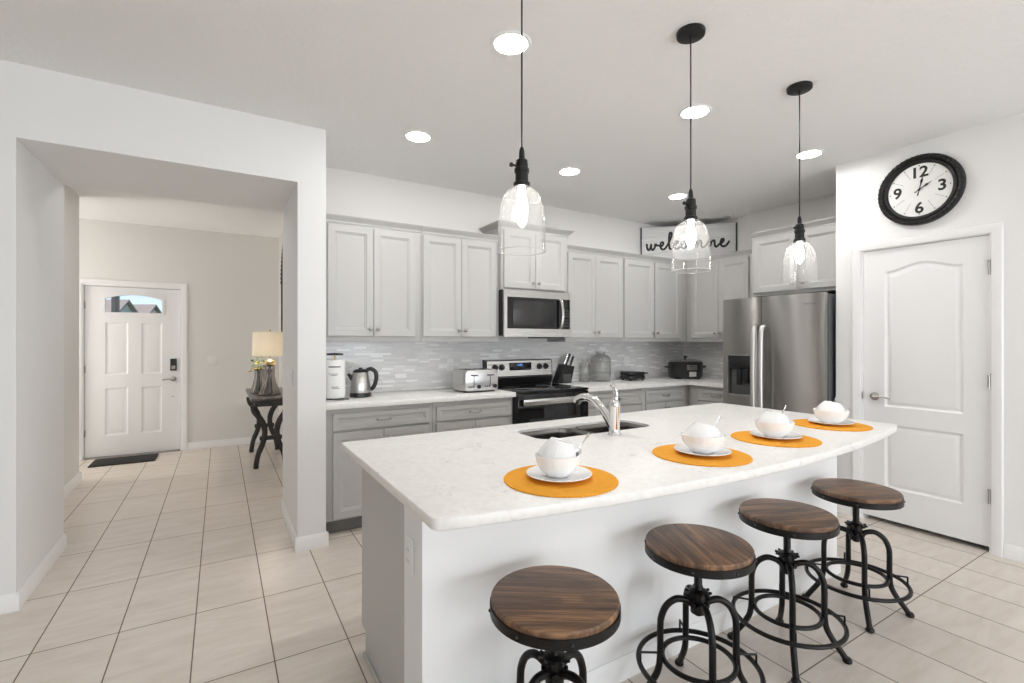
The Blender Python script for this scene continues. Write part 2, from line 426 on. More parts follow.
def cab_front(name, parent, x0, x1, z0, z1, frame=.052, th=.019, mat='cab'):
    w, h = x1-x0, z1-z0; fr = min(frame, h*.27)
    mb = MB(); leaf(mb, -w/2, w/2, 0, h, th, [(-w/2+fr, w/2-fr, fr, h-fr, 0, 0)], CAB_PROF, .003)
    return mb.build(name, mat, parent, ((x0+x1)/2, 0, z0), sharp=20)
def knob(parent, x, z):
    mb = MB(); R = Matrix.Rotation(PI/2, 3, 'X')
    mb.lathe([(.006, 0), (.006, .012), (.011, .015), (.0155, .020), (.0145, .028), (.008, .032), (.001, .033)], (0, 0, 0), 16, R)
    return mb.build('knob', 'nickel', parent, (x, 0, z))
def pull(parent, x, z, w=.096):
    mb = MB(); pts = smooth_path([(-w/2, 0, 0), (-w/2, -.018, -.001), (-w/4, -.028, -.006), (0, -.030, -.008), (w/4, -.028, -.006), (w/2, -.018, -.001), (w/2, 0, 0)], 5)
    mb.tube(pts, .0062, 8)
    for s_ in (-1, 1): mb.lathe([(.008, 0), (.008, .003), (.005, .005)], (s_*w/2, 0, 0), 12, Matrix.Rotation(PI/2, 3, 'X'))
    return mb.build('handle', 'nickel', parent, (x, 0, z))
def text_mesh(body, size, extrude=.0015, offset=0.0, align='CENTER'):
    c = bpy.data.curves.new('txt', 'FONT'); c.body = body; c.size = size; c.extrude = extrude; c.offset = offset
    c.align_x = align; c.align_y = 'CENTER'
    o = bpy.data.objects.new('txt', c); COL.objects.link(o)
    dg = bpy.context.evaluated_depsgraph_get(); me = bpy.data.meshes.new_from_object(o.evaluated_get(dg))
    bpy.data.objects.remove(o); bpy.data.curves.remove(c); return me

# ------------------------------------------------------------------ the setting
CH = 2.80
struct(MB().box(-7.65, 5.25, -4.6, 7.6, -.12, 0).build('floor', 'floor'))
struct(MB().box(-7.65, 5.25, -4.6, 7.6, CH, CH+.12).build('ceiling', 'ceiling'))
# wall with the wide cased opening to the hall (0.88 m deep) and the pier beside the kitchen
wl = MB(); ZX = [(-7.5, .0), (-.893, .0), (-.893, 2.42), (.433, 2.42), (.433, 0), (.609, 0), (.609, CH), (-7.5, CH)]
a = [wl.bm.verts.new((x, 3.42, z)) for x, z in ZX]; b = [wl.bm.verts.new((x, 4.30, z)) for x, z in ZX]
wl.bm.faces.new(a); wl.bm.faces.new(b[::-1])
for i in range(8): wl.bm.faces.new((a[i], b[i], b[(i+1) % 8], a[(i+1) % 8]))
struct(wl.build('wall_left', 'wall_white'))
struct(MB().box(.611, 5.07, 4.14, 4.30, 0, CH).build('wall_back', 'wall'))
struct(MB().box(5.07, 5.22, -4.5, 4.30, 0, CH).build('wall_right', 'wall'))
# pantry wall: thin partition with the door opening, plus the return beside the refrigerator
PX = 4.275; D0, D1 = 1.060, 1.790
wp = MB()
wp.box(PX, PX+.115, D1, 1.975, 0, CH); wp.box(PX, PX+.115, D0, D1, 2.078, CH); wp.box(PX, PX+.115, -4.5, D0, 0, CH)
wp.box(PX+.115, 5.068, 1.80, 1.90, 0, CH)
struct(wp.build('wall_pantry', 'wall_white', weld=False))
wh = MB(); wh.box(-2.75, -1.185, 4.302, 6.25, 0, CH)
struct(wh.build('wall_hall_left', 'wall')); struct(MB().box(-2.75, -2.60, 6.252, 7.35, 0, CH).build('wall_entry_left', 'wall'))
struct(MB().box(.69, .84, 4.302, 7.35, 0, CH).build('wall_hall_right', 'wall'))
FY = 7.35; FD0, FD1 = -1.357, -.430
wf = MB(); wf.box(-2.75, FD0-.02, FY, FY+.15, 0, CH); wf.box(FD1+.02, .84, FY, FY+.15, 0, CH); wf.box(FD0-.02, FD1+.02, FY, FY+.15, 2.055, CH)
struct(wf.build('wall_front', 'wall', weld=False))
# living room behind the camera
wr = MB(); wr.box(-7.5, -3.2, -4.6, -4.45, 0, CH); wr.box(-3.2, -1.2, -4.6, -4.45, 0, .8); wr.box(-3.2, -1.2, -4.6, -4.45, 2.1, CH)
wr.box(-1.2, .7, -4.6, -4.45, 0, CH); wr.box(.7, 3.7, -4.6, -4.45, 2.12, CH); wr.box(3.7, 4.273, -4.6, -4.45, 0, CH)
struct(wr.build('wall_rear', 'wall', weld=False))
ws = MB(); ws.box(-7.65, -7.5, -4.6, 4.3, 0, CH)
struct(ws.build('wall_side', 'wall', weld=False))
def window(n, w, h, loc, rz, mull):
    f = MB()
    for x0, x1, z0, z1 in [(0, w, 0, .06), (0, w, h-.06, h), (0, .06, .06, h-.06), (w-.06, w, .06, h-.06)]+[(m-.03, m+.03, .06, h-.06) for m in mull]:
        f.box(x0, x1, 0, .07, z0, z1, .004)
    o = f.build('window_%d' % n, 'trim', None, loc, weld=False); o.rotation_euler = (0, 0, rz); struct(o)
    MB().box(.06, w-.06, .03, .036, .06, h-.06).build('pane', 'pane', o)
window(1, 2.996, 2.114, (.702, -4.56, .001), 0, [1.5]); window(2, 1.996, 1.296, (-3.198, -4.56, .802), 0, [1.0])
# baseboards
BB = .092
def base_run(name, segs):
    mb = MB()
    for (x0, y0, x1, y1, nx, ny) in segs:      # wall-face segment and outward normal
        t = .014; d = Vector((x1-x0, y1-y0)).normalized()
        prof = [(0, 0), (t, 0), (t, BB-.022), (t*.75, BB-.016), (t*.55, BB-.006), (t*.3, BB), (0, BB)]
        L0 = [(x0+nx*p, y0+ny*p, z+.0005) for p, z in prof]; L1 = [(x1+nx*p, y1+ny*p, z+.0005) for p, z in prof]
        mb.ring_faces([L0, L1], True, (True, True))
    return struct(mb.build(name, 'trim', weld=False))
e = .014
base_run('baseboard_left', [(-7.4, 3.419, -.893+e, 3.419, 0, -1), (-.892, 3.419-e+.003, -.892, 4.30, 1, 0), (.432, 3.419-e+.003, .432, 4.301, -1, 0), (.433-e, 3.419, .609+e, 3.419, 0, -1), (.610, 3.419-e+.003, .610, 3.49, 1, 0)])
base_run('baseboard_hall', [(-1.184, 4.31, -1.184, 6.25+e, 1, 0), (-2.59, 6.251, -1.185+e, 6.251, 0, 1), (FD1+.075, FY-.001, .689, FY-.001, 0, -1), (-2.59, FY-.001, FD0-.085, FY-.001, 0, -1), (.689, 4.31, .689, FY, -1, 0)])
base_run('baseboard_pantry', [(PX-.001, 1.975+0, PX-.001, 1.856, -1, 0), (PX-.001, .994, PX-.001, -4.44, -1, 0)])

def casing(mb, x0, x1, zt, w=.062, t=.018):
    """door casing in the local leaf frame around the opening x0..x1, 0..zt"""
    prof = [(0, 0), (0, -t*.55), (.006, -t*.75), (.02, -t*.8), (.034, -t), (w-.006, -t), (w, -t*.7), (w, 0)]
    path = [((x0, 0), (-1, 0)), ((x0, zt), (-1, 1)), ((x1, zt), (1, 1)), ((x1, 0), (1, 0))]
    loops = [[(p[0]+n[0]*u, d, p[1]+n[1]*u) for u, d in prof] for p, n in path]
    mb.ring_faces(loops, True, (True, True)); return mb
DOOR_PROF = [(0, 0), (.006, .004), (.016, .008), (.03, .0085), (.05, .003), (.058, .0025)]
# front door
d1 = bpy.data.objects.new('door_1', None); COL.objects.link(d1); d1.location = (FD0, FY, 0)
struct(d1, 'white four-panel entry door with arched glass light', 'door')
w = FD1-FD0
win = [(.19, 0, 1.725)]+[(w-.19, 0, 1.725)]+[(w-.19-(w-.38)*i/16, 0, 1.885+.055*(1-(2*i/16-1)**2)) for i in range(17)]
mb = MB(); leaf(mb, .004, w-.004, .012, 2.028, .042,
     [(.19, .405, .98, 1.605, 0, 0), (w-.405+.01, w-.19, .98, 1.605, 0, 0), (.19, .405, .255, .82, 0, 0), (w-.405+.01, w-.19, .255, .82, 0, 0)], DOOR_PROF, .002, [win])
lf = mb.build('door_leaf', 'door', d1, (0, .03, 0), sharp=20)
fr = MB(); big = [(p[0]+(.022 if p[0] > w/2 else -.022), 0, p[2]+(.02 if p[2] > 1.8 else -.022)) for p in win]
fr.ring_faces([win, [(p[0], -.008, p[2]) for p in win], [(p[0], -.010, p[2]) for p in big], big]); fr.build('glazing_bead', 'door', d1, (0, .0298, 0), sharp=25)
gp = MB(); gp.ring_faces([[(p[0], 0, p[2]) for p in win], [(p[0], .005, p[2]) for p in win]], True, (True, True)); gp.build('pane', 'pane', d1, (0, .05, 0))
cs = MB(); casing(cs, -.012, w+.012, 2.045); cs.build('casing', 'trim', d1, (0, -.001, 0), weld=False)
jb = MB(); jb.box(-.016, 0, 0, .14, 0, 2.03); jb.box(w, w+.016, 0, .14, 0, 2.03); jb.box(-.016, w+.016, 0, .14, 2.032, 2.048); jb.build('jamb', 'trim', d1, weld=False)
th = MB().box(0, w, -.02, .12, .0005, .011, .003).build('threshold', 'nickel', d1)
for z in (.30, 1.05, 1.80):
    h = MB(); h.lathe([(.006, -.042), (.006, .042)], (0, 0, 0), 10); h.box(-.008, .012, .005, .008, -.042, .042); h.build('hinge', 'nickel', d1, (.001, .021, z))
k = MB().box(-.034, .034, -.028, 0, -.075, .075, .010, 3).build('keypad_lock', 'black', d1, (w-.072, .0295, 1.085))
kb = MB().box(-.022, .022, -.034, -.0285, -.06, -.01, .004); kb.build('thumb_turn', 'nickel', k)
def lever(parent, loc, sgn, mat='nickel'):
    h = MB(); R = Matrix.Rotation(PI/2, 3, 'X')
    h.lathe([(.031, 0), (.031, .006), (.026, .012), (.012, .016), (.011, .045), (.013, .052), (.001, .055)], (0, 0, 0), 24, R)
    h.tube(smooth_path([(0, -.045, 0), (sgn*.03, -.047, .002), (sgn*.07, -.045, .001), (sgn*.11, -.043, -.008)], 6), [.010]*7+[.008]*12, 10, flat=.7)
    return h.build('lever_handle', mat, parent, loc)
lever(d1, (w-.072, .0295, .905), -1)
MB().lathe([(.008, 0), (.008, .004), (.002, .006)], (0, 0, 0), 14, Matrix.Rotation(PI/2, 3, 'X')).build('reflection_dot', 'nickel', d1, (w-.078, .0295, .685))  # small stud shaped to stand for a bright reflection on the leaf
# pantry door (faces -X)
d2 = bpy.data.objects.new('door_2', None); COL.objects.link(d2); d2.location = (PX, D1, 0); d2.rotation_euler = (0, 0, -PI/2)
struct(d2, 'white two-panel arched-top pantry door beside the refrigerator', 'door')
w = D1-D0
mb = MB(); leaf(mb, .006, w-.006, .035, 2.070, .035, [(.145, w-.135, .885, 1.90, .05, 1), (.145, w-.135, .275, .752, 0, 0)],
     [(0, 0), (.006, .005), (.014, .010), (.022, .010), (.04, .003), (.048, .002)], .002)
mb.build('door_leaf', 'door', d2, (0, .012, 0), sharp=20)
cs = MB(); casing(cs, -.006, w+.006, 2.078, .058); cs.build('casing', 'trim', d2, (0, -.001, 0), weld=False)
jb = MB(); jb.box(0, .005, 0, .11, 0, 2.072); jb.box(w-.005, w, 0, .11, 0, 2.072); jb.box(0, w, 0, .11, 2.073, 2.078); jb.build('jamb', 'trim', d2, weld=False)
for z in (.365, 1.115, 1.855):
    h = MB(); h.lathe([(.007, -.045), (.007, .045)], (0, -.004, 0), 10); h.lathe([(.009, .045), (.004, .052)], (0, -.004, 0), 10)
    h.box(-.004, .022, .0095, .0115, -.045, .045); h.build('hinge', 'nickel', d2, (w-.004, .0, z), weld=False)
lever(d2, (.082, .0118, .957), 1)
MB().box(-.001, .004, -.002, .003, -.028, .028).build('strike_plate', 'nickel', d2, (.001, 0, .957))

# outdoors, seen through the entry door light
def house(name, label, loc, rz, w, d, h, rh):
    t = thing(name, label, 'house', loc, rz)
    b = MB(); b.box(-w/2, w/2, -d/2, d/2, 0, h); g = [(-w/2, h), (w/2, h), (0, h+rh)]
    v0 = [b.bm.verts.new((x, -d/2, z)) for x, z in g]; v1 = [b.bm.verts.new((x, d/2, z)) for x, z in g]
    b.bm.faces.new(v0[::-1]); b.bm.faces.new(v1); b.build('walls', 'outdoor_wall', t, weld=False)
    r = MB()
    for s_ in (-1, 1):
        L = [(s_*(w/2+.5), h-.45*2*rh/w), (0, h+rh+.05), (0, h+rh+.30), (s_*(w/2+.5), h-.45*2*rh/w+.25)]
        r.ring_faces([[(x, -d/2-.5, z) for x, z in L], [(x, d/2+.5, z) for x, z in L]], True, (True, True))
    r.build('roof', 'outdoor_roof', t, weld=False)
    wn2 = MB(); wn2.box(-.6, .6, -d/2-.04, -d/2-.005, h-1.4, h-.3); wn2.build('window', 'black_glass', t)
struct(MB().box(-60, 40, 7.7, 90, -.2, -.12).build('ground', 'ground'))
house('neighbour_house', 'pale house with brown roof and largest gable seen through the door glass', (-11.5, 77.5, -.12), 1.05, 3.6, 3.0, 4.7, 1.75)
house('neighbour_house', 'smaller brown-roofed house beside the larger gable, through door glass', (-9.2, 86.0, -.12), 1.05, 3.2, 2.2, 4.9, 1.6)
house('neighbour_house', 'long low brown roof beyond both gables, through the door glass', (-3.0, 92, -.12), 1.05, 9, 12, 3.6, 1.7)
pst = MB().box(-.05, .05, -.05, .05, -.12, 2.9, .006); pst.box(-.07, .07, -.07, .07, -.12, .05, .006); pst.box(-.065, .065, -.065, .065, 2.8, 2.9, .006)
tag(pst.build('porch_post', 'cast_iron', None, (-1.51, 10.4, 0), weld=False), 'square porch post outside the entry door glass', 'post')

# mosaic backsplash on the two kitchen walls
sp = MB(); sp.box(.613, 5.068, 4.128, 4.139, .941, 1.3725); sp.box(5.058, 5.069, 2.94, 4.127, .941, 1.3725)
struct(sp.build('wall_backsplash', 'splash', weld=False))

# ------------------------------------------------------------------ kitchen island
isl = thing('kitchen_island', 'island with grey cabinet end panel and white painted half wall', 'island', (.545, 1.445, 0))
b = MB(); L_ = 3.14-.545
side = [(.176, .0005), (.690, .0005), (.690, .105), (.755, .105), (.755, .879), (.176, .879)]
v0 = [b.bm.verts.new((0, y, z)) for y, z in side]; v1 = [b.bm.verts.new((L_-.01, y, z)) for y, z in side]
b.bm.faces.new(v0); b.bm.faces.new(v1[::-1])
for i in (0, 1, 2, 3, 5): b.bm.faces.new((v0[i], v1[i], v1[(i+1) % 6], v0[(i+1) % 6]))     # open top: the sink drops in
body = b.build('cabinet_body', 'cab', isl)
for i in range(4):
    dw = (L_-.1)/4; x0 = .05+i*dw
    m2 = MB(); leaf(m2, -dw/2+.01, dw/2-.01, .13, .86, .019, [(-dw/2+.06, dw/2-.06, .18, .81, 0, 0)], CAB_PROF, .003)
    dd = m2.build('door', 'cab', isl, (x0+dw/2, .776, 0), sharp=20); dd.rotation_euler = (0, 0, PI)
MB().box(0, L_, 0, .174, .0005, .879).build('half_wall', 'wall_white', isl)
b = MB(); b.box(-.012, -.0005, .0, .69, .001, .022, .004); b.build('shoe_moulding', 'cab', isl)
b = MB(); prof = [(0, 0), (.014, 0), (.014, BB-.022), (.008, BB-.008), (.004, BB), (0, BB)]
b.ring_faces([[(-.0, -.0005-p, z+.0005) for p, z in prof], [(L_+.014, -.0005-p, z+.0005) for p, z in prof]], True, (True, True))
b.ring_faces([[(L_+.0005+p, 0, z+.0005) for p, z in prof], [(L_+.0005+p, .174, z+.0005) for p, z in prof]], True, (True, True))
b.build('baseboard', 'trim', isl, weld=False)
# worktop: bowed front edge, sink cut-out
ztop, zbot = .914, .880
bow = [(x, 1.03+.14*((x-1.84)/1.38)**2) for x in [.50+(3.18-.50)*i/40 for i in range(41)]]
outl = bow[:]
outl = arc(.472+.035, 1.162+.036, .035, 180, 256, 6)+outl+arc(3.22-.035, 1.165+.036, .035, 284, 360, 6)+arc(3.22-.02, 2.29-.02, .02, 0, 90, 4)+arc(.472+.02, 2.29-.02, .02, 90, 180, 4)
SX0, SX1, SY0, SY1, SDV = 1.285, 2.035, 1.845, 2.115, 1.65
hole = rrect(SX0, SX1, SY0, SY1, .07, 6)
wk = MB(); bv = .004
def inset(poly, d):
    n = len(poly); out = []
    for i in range(n):
        p0 = Vector(poly[i-1]); p1 = Vector(poly[i]); p2 = Vector(poly[(i+1) % n])
        t = (p2-p0).normalized(); out.append((p1.x-t.y*d, p1.y+t.x*d))
    return out
top = inset(outl, bv)
wk.fill([(x, y, ztop) for x, y in top], [[(x, y, ztop) for x, y in hole]], (0, 0, 1))
wk.fill([(x, y, zbot) for x, y in top], [[(x, y, zbot) for x, y in hole]], (0, 0, -1))
wk.ring_faces([[(x, y, ztop) for x, y in top], [(x, y, ztop-.0012) for x, y in inset(outl, bv*.3)], [(x, y, ztop-bv) for x, y in outl], [(x, y, zbot+bv) for x, y in outl], [(x, y, zbot) for x, y in top]])
wk.ring_faces([[(x, y, ztop) for x, y in hole], [(x, y, zbot) for x, y in hole]])
tag(wk.build('island_worktop', 'quartz', sharp=50), 'white quartz island worktop with bowed front edge', 'worktop')
# double sink
sk = thing('kitchen_sink', 'stainless double-bowl sink set into island worktop', 'sink', (1.66, 1.98, 0))
def basin(x0, x1, depth):
    mb = MB(); y0, y1 = SY0-1.98, SY1-1.98; x0 -= 1.66; x1 -= 1.66
    lo = lambda i, z, r: [(x, y, z) for x, y in rrect(x0+i, x1-i, y0+i, y1-i, r, 6)]
    L = [lo(-.0012, .901, .070), lo(.0, .902, .069), lo(.0015, .900, .067), lo(.003, .872, .066), lo(.008, .79, .06), lo(.02, depth+.012, .05), lo(.035, depth, .04)]
    vs = mb.ring_faces(L, True, (False, True)); o = mb.build('basin', 'steel_sink', sk, sharp=60)
    dr = MB().lathe([(.042, 0), (.040, .003), (.02, .001), (.001, .0)], ((x0+x1)/2, .0, depth+.0008), 24).build('drain', 'chrome', o)
basin(SX0+.002, SDV-.014, .72); basin(SDV+.014, SX1-.002, .72)
dv = MB().box(SDV-.0135-1.66, SDV+.0135-1.66, SY0+.002-1.98, SY1-.002-1.98, .870, .898, .006).build('divider', 'steel', sk)
# faucet
fc = thing('kitchen_faucet', 'chrome single-lever faucet behind the second placemat at the sink', 'faucet', (1.662, 1.765, .9145))
MB().lathe([(.033, 0), (.033, .004), (.028, .010), (.0255, .03), (.0255, .10), (.027, .14), (.0275, .150), (.0255, .163), (.018, .174), (.001, .178)], (0, 0, 0), 28).build('faucet_body', 'chrome', fc)
s_ = MB(); s_.tube(smooth_path([(0, .012, .035), (-.010, .05, .095), (-.022, .105, .150), (-.035, .165, .172), (-.046, .215, .163), (-.050, .235, .140)], 7), [.022]*8+[.0205]*14+[.0195]*7+[.021]*7, 16)
s_.build('spout', 'chrome', fc)
s_ = MB(); s_.tube(smooth_path([(0, 0, .172), (.002, -.004, .195), (.002, -.002, .225), (-.004, .006, .240), (-.010, .014, .250)], 6), [.017]*4+[.015]*6+[.013]*8+[.011]*7, 12, flat=.75)
s_.build('lever_handle', 'chrome', fc)

# ------------------------------------------------------------------ cabinets
def crown(t, x0, x1, yf, yb, z0, z1, pr=.035, left=True, right=True):
    mb = MB(); h = z1-z0
    prof = [(0, 0), (.006, 0), (.006, h*.25), (pr*.45, h*.5), (pr*.8, h*.75), (pr*.8, h*.82), (pr, h*.86), (pr, h), (0, h)]
    path = []
    if left: path.append(((x0, yb), (-1, 0)))
    path.append(((x0, yf), (-1 if left else 0, -1))); path.append(((x1, yf), (1 if right else 0, -1)))
    if right: path.append(((x1, yb), (1, 0)))
    loops = [[(p[0]+n[0]*u, p[1]+n[1]*u, z0+v) for u, v in prof] for p, n in path]
    mb.ring_faces(loops, True, (True, True)); return mb.build('crown_moulding', 'cab', t, sharp=25)
# local frame: door front plane at y=0, carcass behind; x measured from thing origin
def wall_cab(label, loc, rz, w, depth, z0, zt, doors, zc, dz0, dz1, left=False, right=False, pr=.035, knobs=True):
    t = thing('wall_cabinet', label, 'cabinet', (loc[0], loc[1], z0), rz, 'grey wall cabinets')
    MB().box(0.001, w-.001, .021, depth, 0, zt-z0, .001).build('cabinet_body', 'cab', t)
    for i, (a, b) in enumerate(doors):
        d = cab_front('door', t, a, b, dz0-z0, dz1-z0)
        if knobs: knob(d, ((b-a)/2-.028)*(1 if i == 0 else -1), .055)
    crown(t, .001, w-.001, .0205, depth, zc[0]-z0, zc[1]-z0, pr, left, right); return t
UY = 3.81; UD = .329
args = dict(z0=1.373, zt=2.29, zc=(2.284, 2.336), dz0=1.416, dz1=2.268)
X = .612; wall_cab('grey two-door wall cabinet above the electric kettle, beside the white pier', (X, UY), 0, 1.434-X, UD, doors=[(.692-X, 1.034-X), (1.037-X, 1.379-X)], **args)
X = 1.435; wall_cab('grey two-door wall cabinet above the chrome toaster', (X, UY), 0, 2.182-X, UD, doors=[(1.447-X, 1.797-X), (1.800-X, 2.148-X)], **args)
X = 2.184; wall_cab('short raised grey wall cabinet directly above the microwave', (X, 3.77), 0, 2.942-X, UD+.04, 1.85, 2.425, [(2.205-X, 2.548-X), (2.552-X, 2.895-X)], (2.405, 2.466), 1.868, 2.398, True, True, .05)
X = 2.944; wall_cab('grey two-door wall cabinet above the knife block and glass jars', (X, UY), 0, 3.716-X, UD, doors=[(2.968-X, 3.326-X), (3.330-X, 3.700-X)], **args)
X = 3.717; wall_cab('grey two-door wall cabinet meeting the corner under the sign', (X, UY), 0, 5.068-X, UD, doors=[(3.734-X, 4.188-X), (4.206-X, 4.632-X)], **{**args})
# right wall: local +x runs towards -Y
wall_cab('grey two-door wall cabinet between corner and refrigerator', (4.74, 3.829), -PI/2, 3.829-2.985, UD, doors=[(3.829-3.752, 3.829-3.394), (3.829-3.388, 3.829-3.03)], **args)
wall_cab('short deep grey wall cabinet above the refrigerator', (4.44, 2.815), -PI/2, 2.815-1.99, .628, 1.812, 2.39, [(.03, .435), (.475, .815)], (2.37, 2.428), 1.842, 2.362, False, False, .045)

def base_cab(label, loc, rz, w, depth, drawers, doors, zt=.899):
    t = thing('base_cabinet', label, 'cabinet', (loc[0], loc[1], 0), rz, 'grey base cabinets')
    MB().box(.001, w-.001, .021, depth, .105, zt, .001).build('cabinet_body', 'cab', t)
    MB().box(.001, w-.001, .085, depth, .0005, .1045).build('toe_kick', 'toe', t)
    for a, b in drawers:
        d = cab_front('drawer', t, a, b, .744, .864, .036); pull(d, 0, .06)
    for i, (a, b) in enumerate(doors):
        d = cab_front('door', t, a, b, .118, .728); knob(d, ((b-a)/2-.028)*(1 if i % 2 == 0 else -1), .55)
    return t
BY = 3.54; BDp = .598
X = .612; base_cab('grey base cabinet below the kettle, beside the white pier', (X, BY), 0, 1.426-X, BDp, [(.677-X, 1.399-X)], [(.677-X, 1.036-X), (1.040-X, 1.399-X)])
X = 1.427; base_cab('grey base cabinet below the chrome toaster, beside the range', (X, BY), 0, 2.166-X, BDp, [(1.455-X, 2.138-X)], [(1.455-X, 1.795-X), (1.799-X, 2.138-X)])
X = 2.958; base_cab('grey base cabinet below the jars, beside the range', (X, BY), 0, 3.744-X, BDp, [(2.98-X, 3.718-X)], [(2.98-X, 3.347-X), (3.351-X, 3.718-X)])
X = 3.745; base_cab('grey base cabinet below the black grill, next to corner', (X, BY), 0, 4.459-X, BDp, [(3.775-X, 4.365-X)], [(3.775-X, 4.068-X), (4.072-X, 4.365-X)])
base_cab('grey base cabinet between the corner and refrigerator', (4.44, 3.559), -PI/2, 3.559-2.94, .628, [(3.559-3.43, 3.559-2.965)], [(3.559-3.43, 3.559-3.20), (3.559-3.197, 3.559-2.965)])
wt = MB().box(.612, 2.166, 3.50, 4.1385, .9005, .940, .004); tag(wt.build('back_worktop', 'quartz'), 'white quartz worktop under kettle and toaster', 'worktop')
wt = MB().prism([(2.956, 3.50), (4.40, 3.50), (4.40, 2.935), (5.068, 2.935), (5.068, 4.1385), (2.956, 4.1385)], .9005, .940, .004)
tag(wt.build('corner_worktop', 'quartz'), 'L-shaped white quartz worktop between range and refrigerator', 'worktop')

# ------------------------------------------------------------------ appliances
# range
rg = thing('range', 'stainless and black glass-top electric range between base cabinets', 'range', (2.17, 3.48, 0)); RW = .782
MB().box(.002, RW-.002, .03, .655, .03, .925, .003).build('range_body', 'black', rg)
ct = MB().box(0, RW, .0, .60, .9255, .944, .006); ct.build('cooktop', 'black_glass', rg)
cr = MB()
for x, y, r in [(.2, .16, .10), (.58, .16, .115), (.2, .44, .08), (.58, .44, .08)]:
    cr.tube([(x+r*math.cos(2*PI*i/40), y+r*math.sin(2*PI*i/40), .9448) for i in range(40)], .0012, 6, True, flat=.4)
cr.build('burner_ring', 'greyink', rg, weld=False)
dr = MB(); dr.box(.004, RW-.004, .0, .028, .255, .915, .004); od = dr.build('oven_door', 'black_glass', rg)
b = MB(); b.box(.03, RW-.03, -.052, -.036, .826, .880, .006); b.box(.05, .075, -.036, .0, .84, .865); b.box(RW-.075, RW-.05, -.036, 0, .84, .865); b.build('handle', 'steel', od, weld=False)
b = MB(); b.box(.12, RW-.12, -.0015, .002, .40, .70); b.build('oven_window', 'black_glass', od)
b = MB(); b.box(.004, RW-.004, 0, .028, .05, .25, .004); b.build('drawer', 'steel', rg)
bg = MB(); sd = [(.60, .9445), (.652, .9445), (.652, 1.195), (.615, 1.195), (.585, 1.185), (.575, 1.03), (.57, 1.02)]
v0 = [(.0, y, z) for y, z in sd]; v1 = [(RW, y, z) for y, z in sd]; bg.ring_faces([v0, v1], True, (True, True)); bk = bg.build('backguard', 'black', rg)
st = MB(); q = [(.574, 1.036), (.5835, 1.183)]
st.ring_faces([[(.012, q[0][0]-.002, q[0][1]), (RW-.012, q[0][0]-.002, q[0][1]), (RW-.012, q[1][0]-.003, q[1][1]), (.012, q[1][0]-.003, q[1][1])], [(.012, q[0][0]+.002, q[0][1]), (RW-.012, q[0][0]+.002, q[0][1]), (RW-.012, q[1][0]+.002, q[1][1]), (.012, q[1][0]+.002, q[1][1])]], True, (True, True))
st.build('control_panel', 'steel', bk)
for x in (.098, .172, .615, .694):
    kn = MB(); R = Matrix.Rotation(PI/2, 3, 'X'); kn.lathe([(.031, 0), (.031, .004), (.025, .006), (.024, .024), (.021, .028), (.001, .028)], (0, 0, 0), 24, R); kn.box(-.004, .004, -.034, -.026, -.022, .022, .001)
    kn.build('control_knob', 'black', bk, (x, .576, 1.122), weld=False)
ds = MB().box(.262, .515, .568, .577, 1.090, 1.165, .002).build('display', 'black_glass', bk)
dgm = MB(); dgm.add_mesh(text_mesh('12:30', .026, .0004), Matrix.Translation((.375, .5675, 1.142)) @ Matrix.Rotation(PI/2, 4, 'X')); dgm.build('clock_digits', 'display', ds, weld=False)
# microwave
mw = thing('microwave', 'stainless over-the-range microwave with black glass door', 'microwave', (2.1835, 3.74, 1.418)); MWW = .757
MB().box(0, MWW, .022, .395, .012, .429, .003).build('microwave_body', 'black', mw)
f = MB(); x1 = MWW
fo = [(0.003, 0, 0), (x1-.003, 0, 0), (x1-.003, 0, .43), (.003, 0, .43)]; hi = [(.035, 0, .075), (x1-.008, 0, .075), (x1-.008, 0, .365), (.035, 0, .365)]
f.fill(fo, [hi], (0, -1, 0)); f.ring_faces([fo, [(p[0], .021, p[2]) for p in fo]], True, (False, True)); f.ring_faces([hi, [(p[0], .006, p[2]) for p in hi]])
mf = f.build('door_frame', 'steel', mw)
MB().box(.036, x1-.009, .003, .012, .076, .364).build('door_glass', 'black_glass', mw)
MB().box(.10, .545, .001, .0025, .105, .335, .0005).build('viewing_window', plain('dark_viewing_mesh', (.03, .03, .031, 1), .12, bump=(900, .3, .0005)), mw)
hd = MB(); hd.tube(smooth_path([(.625, .0, .085), (.628, -.026, .10), (.634, -.038, .16), (.636, -.041, .22), (.634, -.038, .28), (.628, -.026, .345), (.625, 0, .36)], 5), .015, 12, flat=.7); hd.build('handle', 'steel', mw)
kp = MB()
for i in range(6):
    for j in range(3): kp.box(.675+j*.022, .69+j*.022, .0015, .003, .10+i*.03, .115+i*.03)
kp.build('keypad', plain('dark_key_print', (.05, .05, .05, 1), .4, bump=(90, .05, .001)), mw, weld=False)
MB().box(.672, .735, .0015, .003, .30, .335).build('display', 'black_glass', mw)
MB().box(.42, .70, .03, .25, -.012, .0118, .004).build('exhaust_lip', 'black', mw)
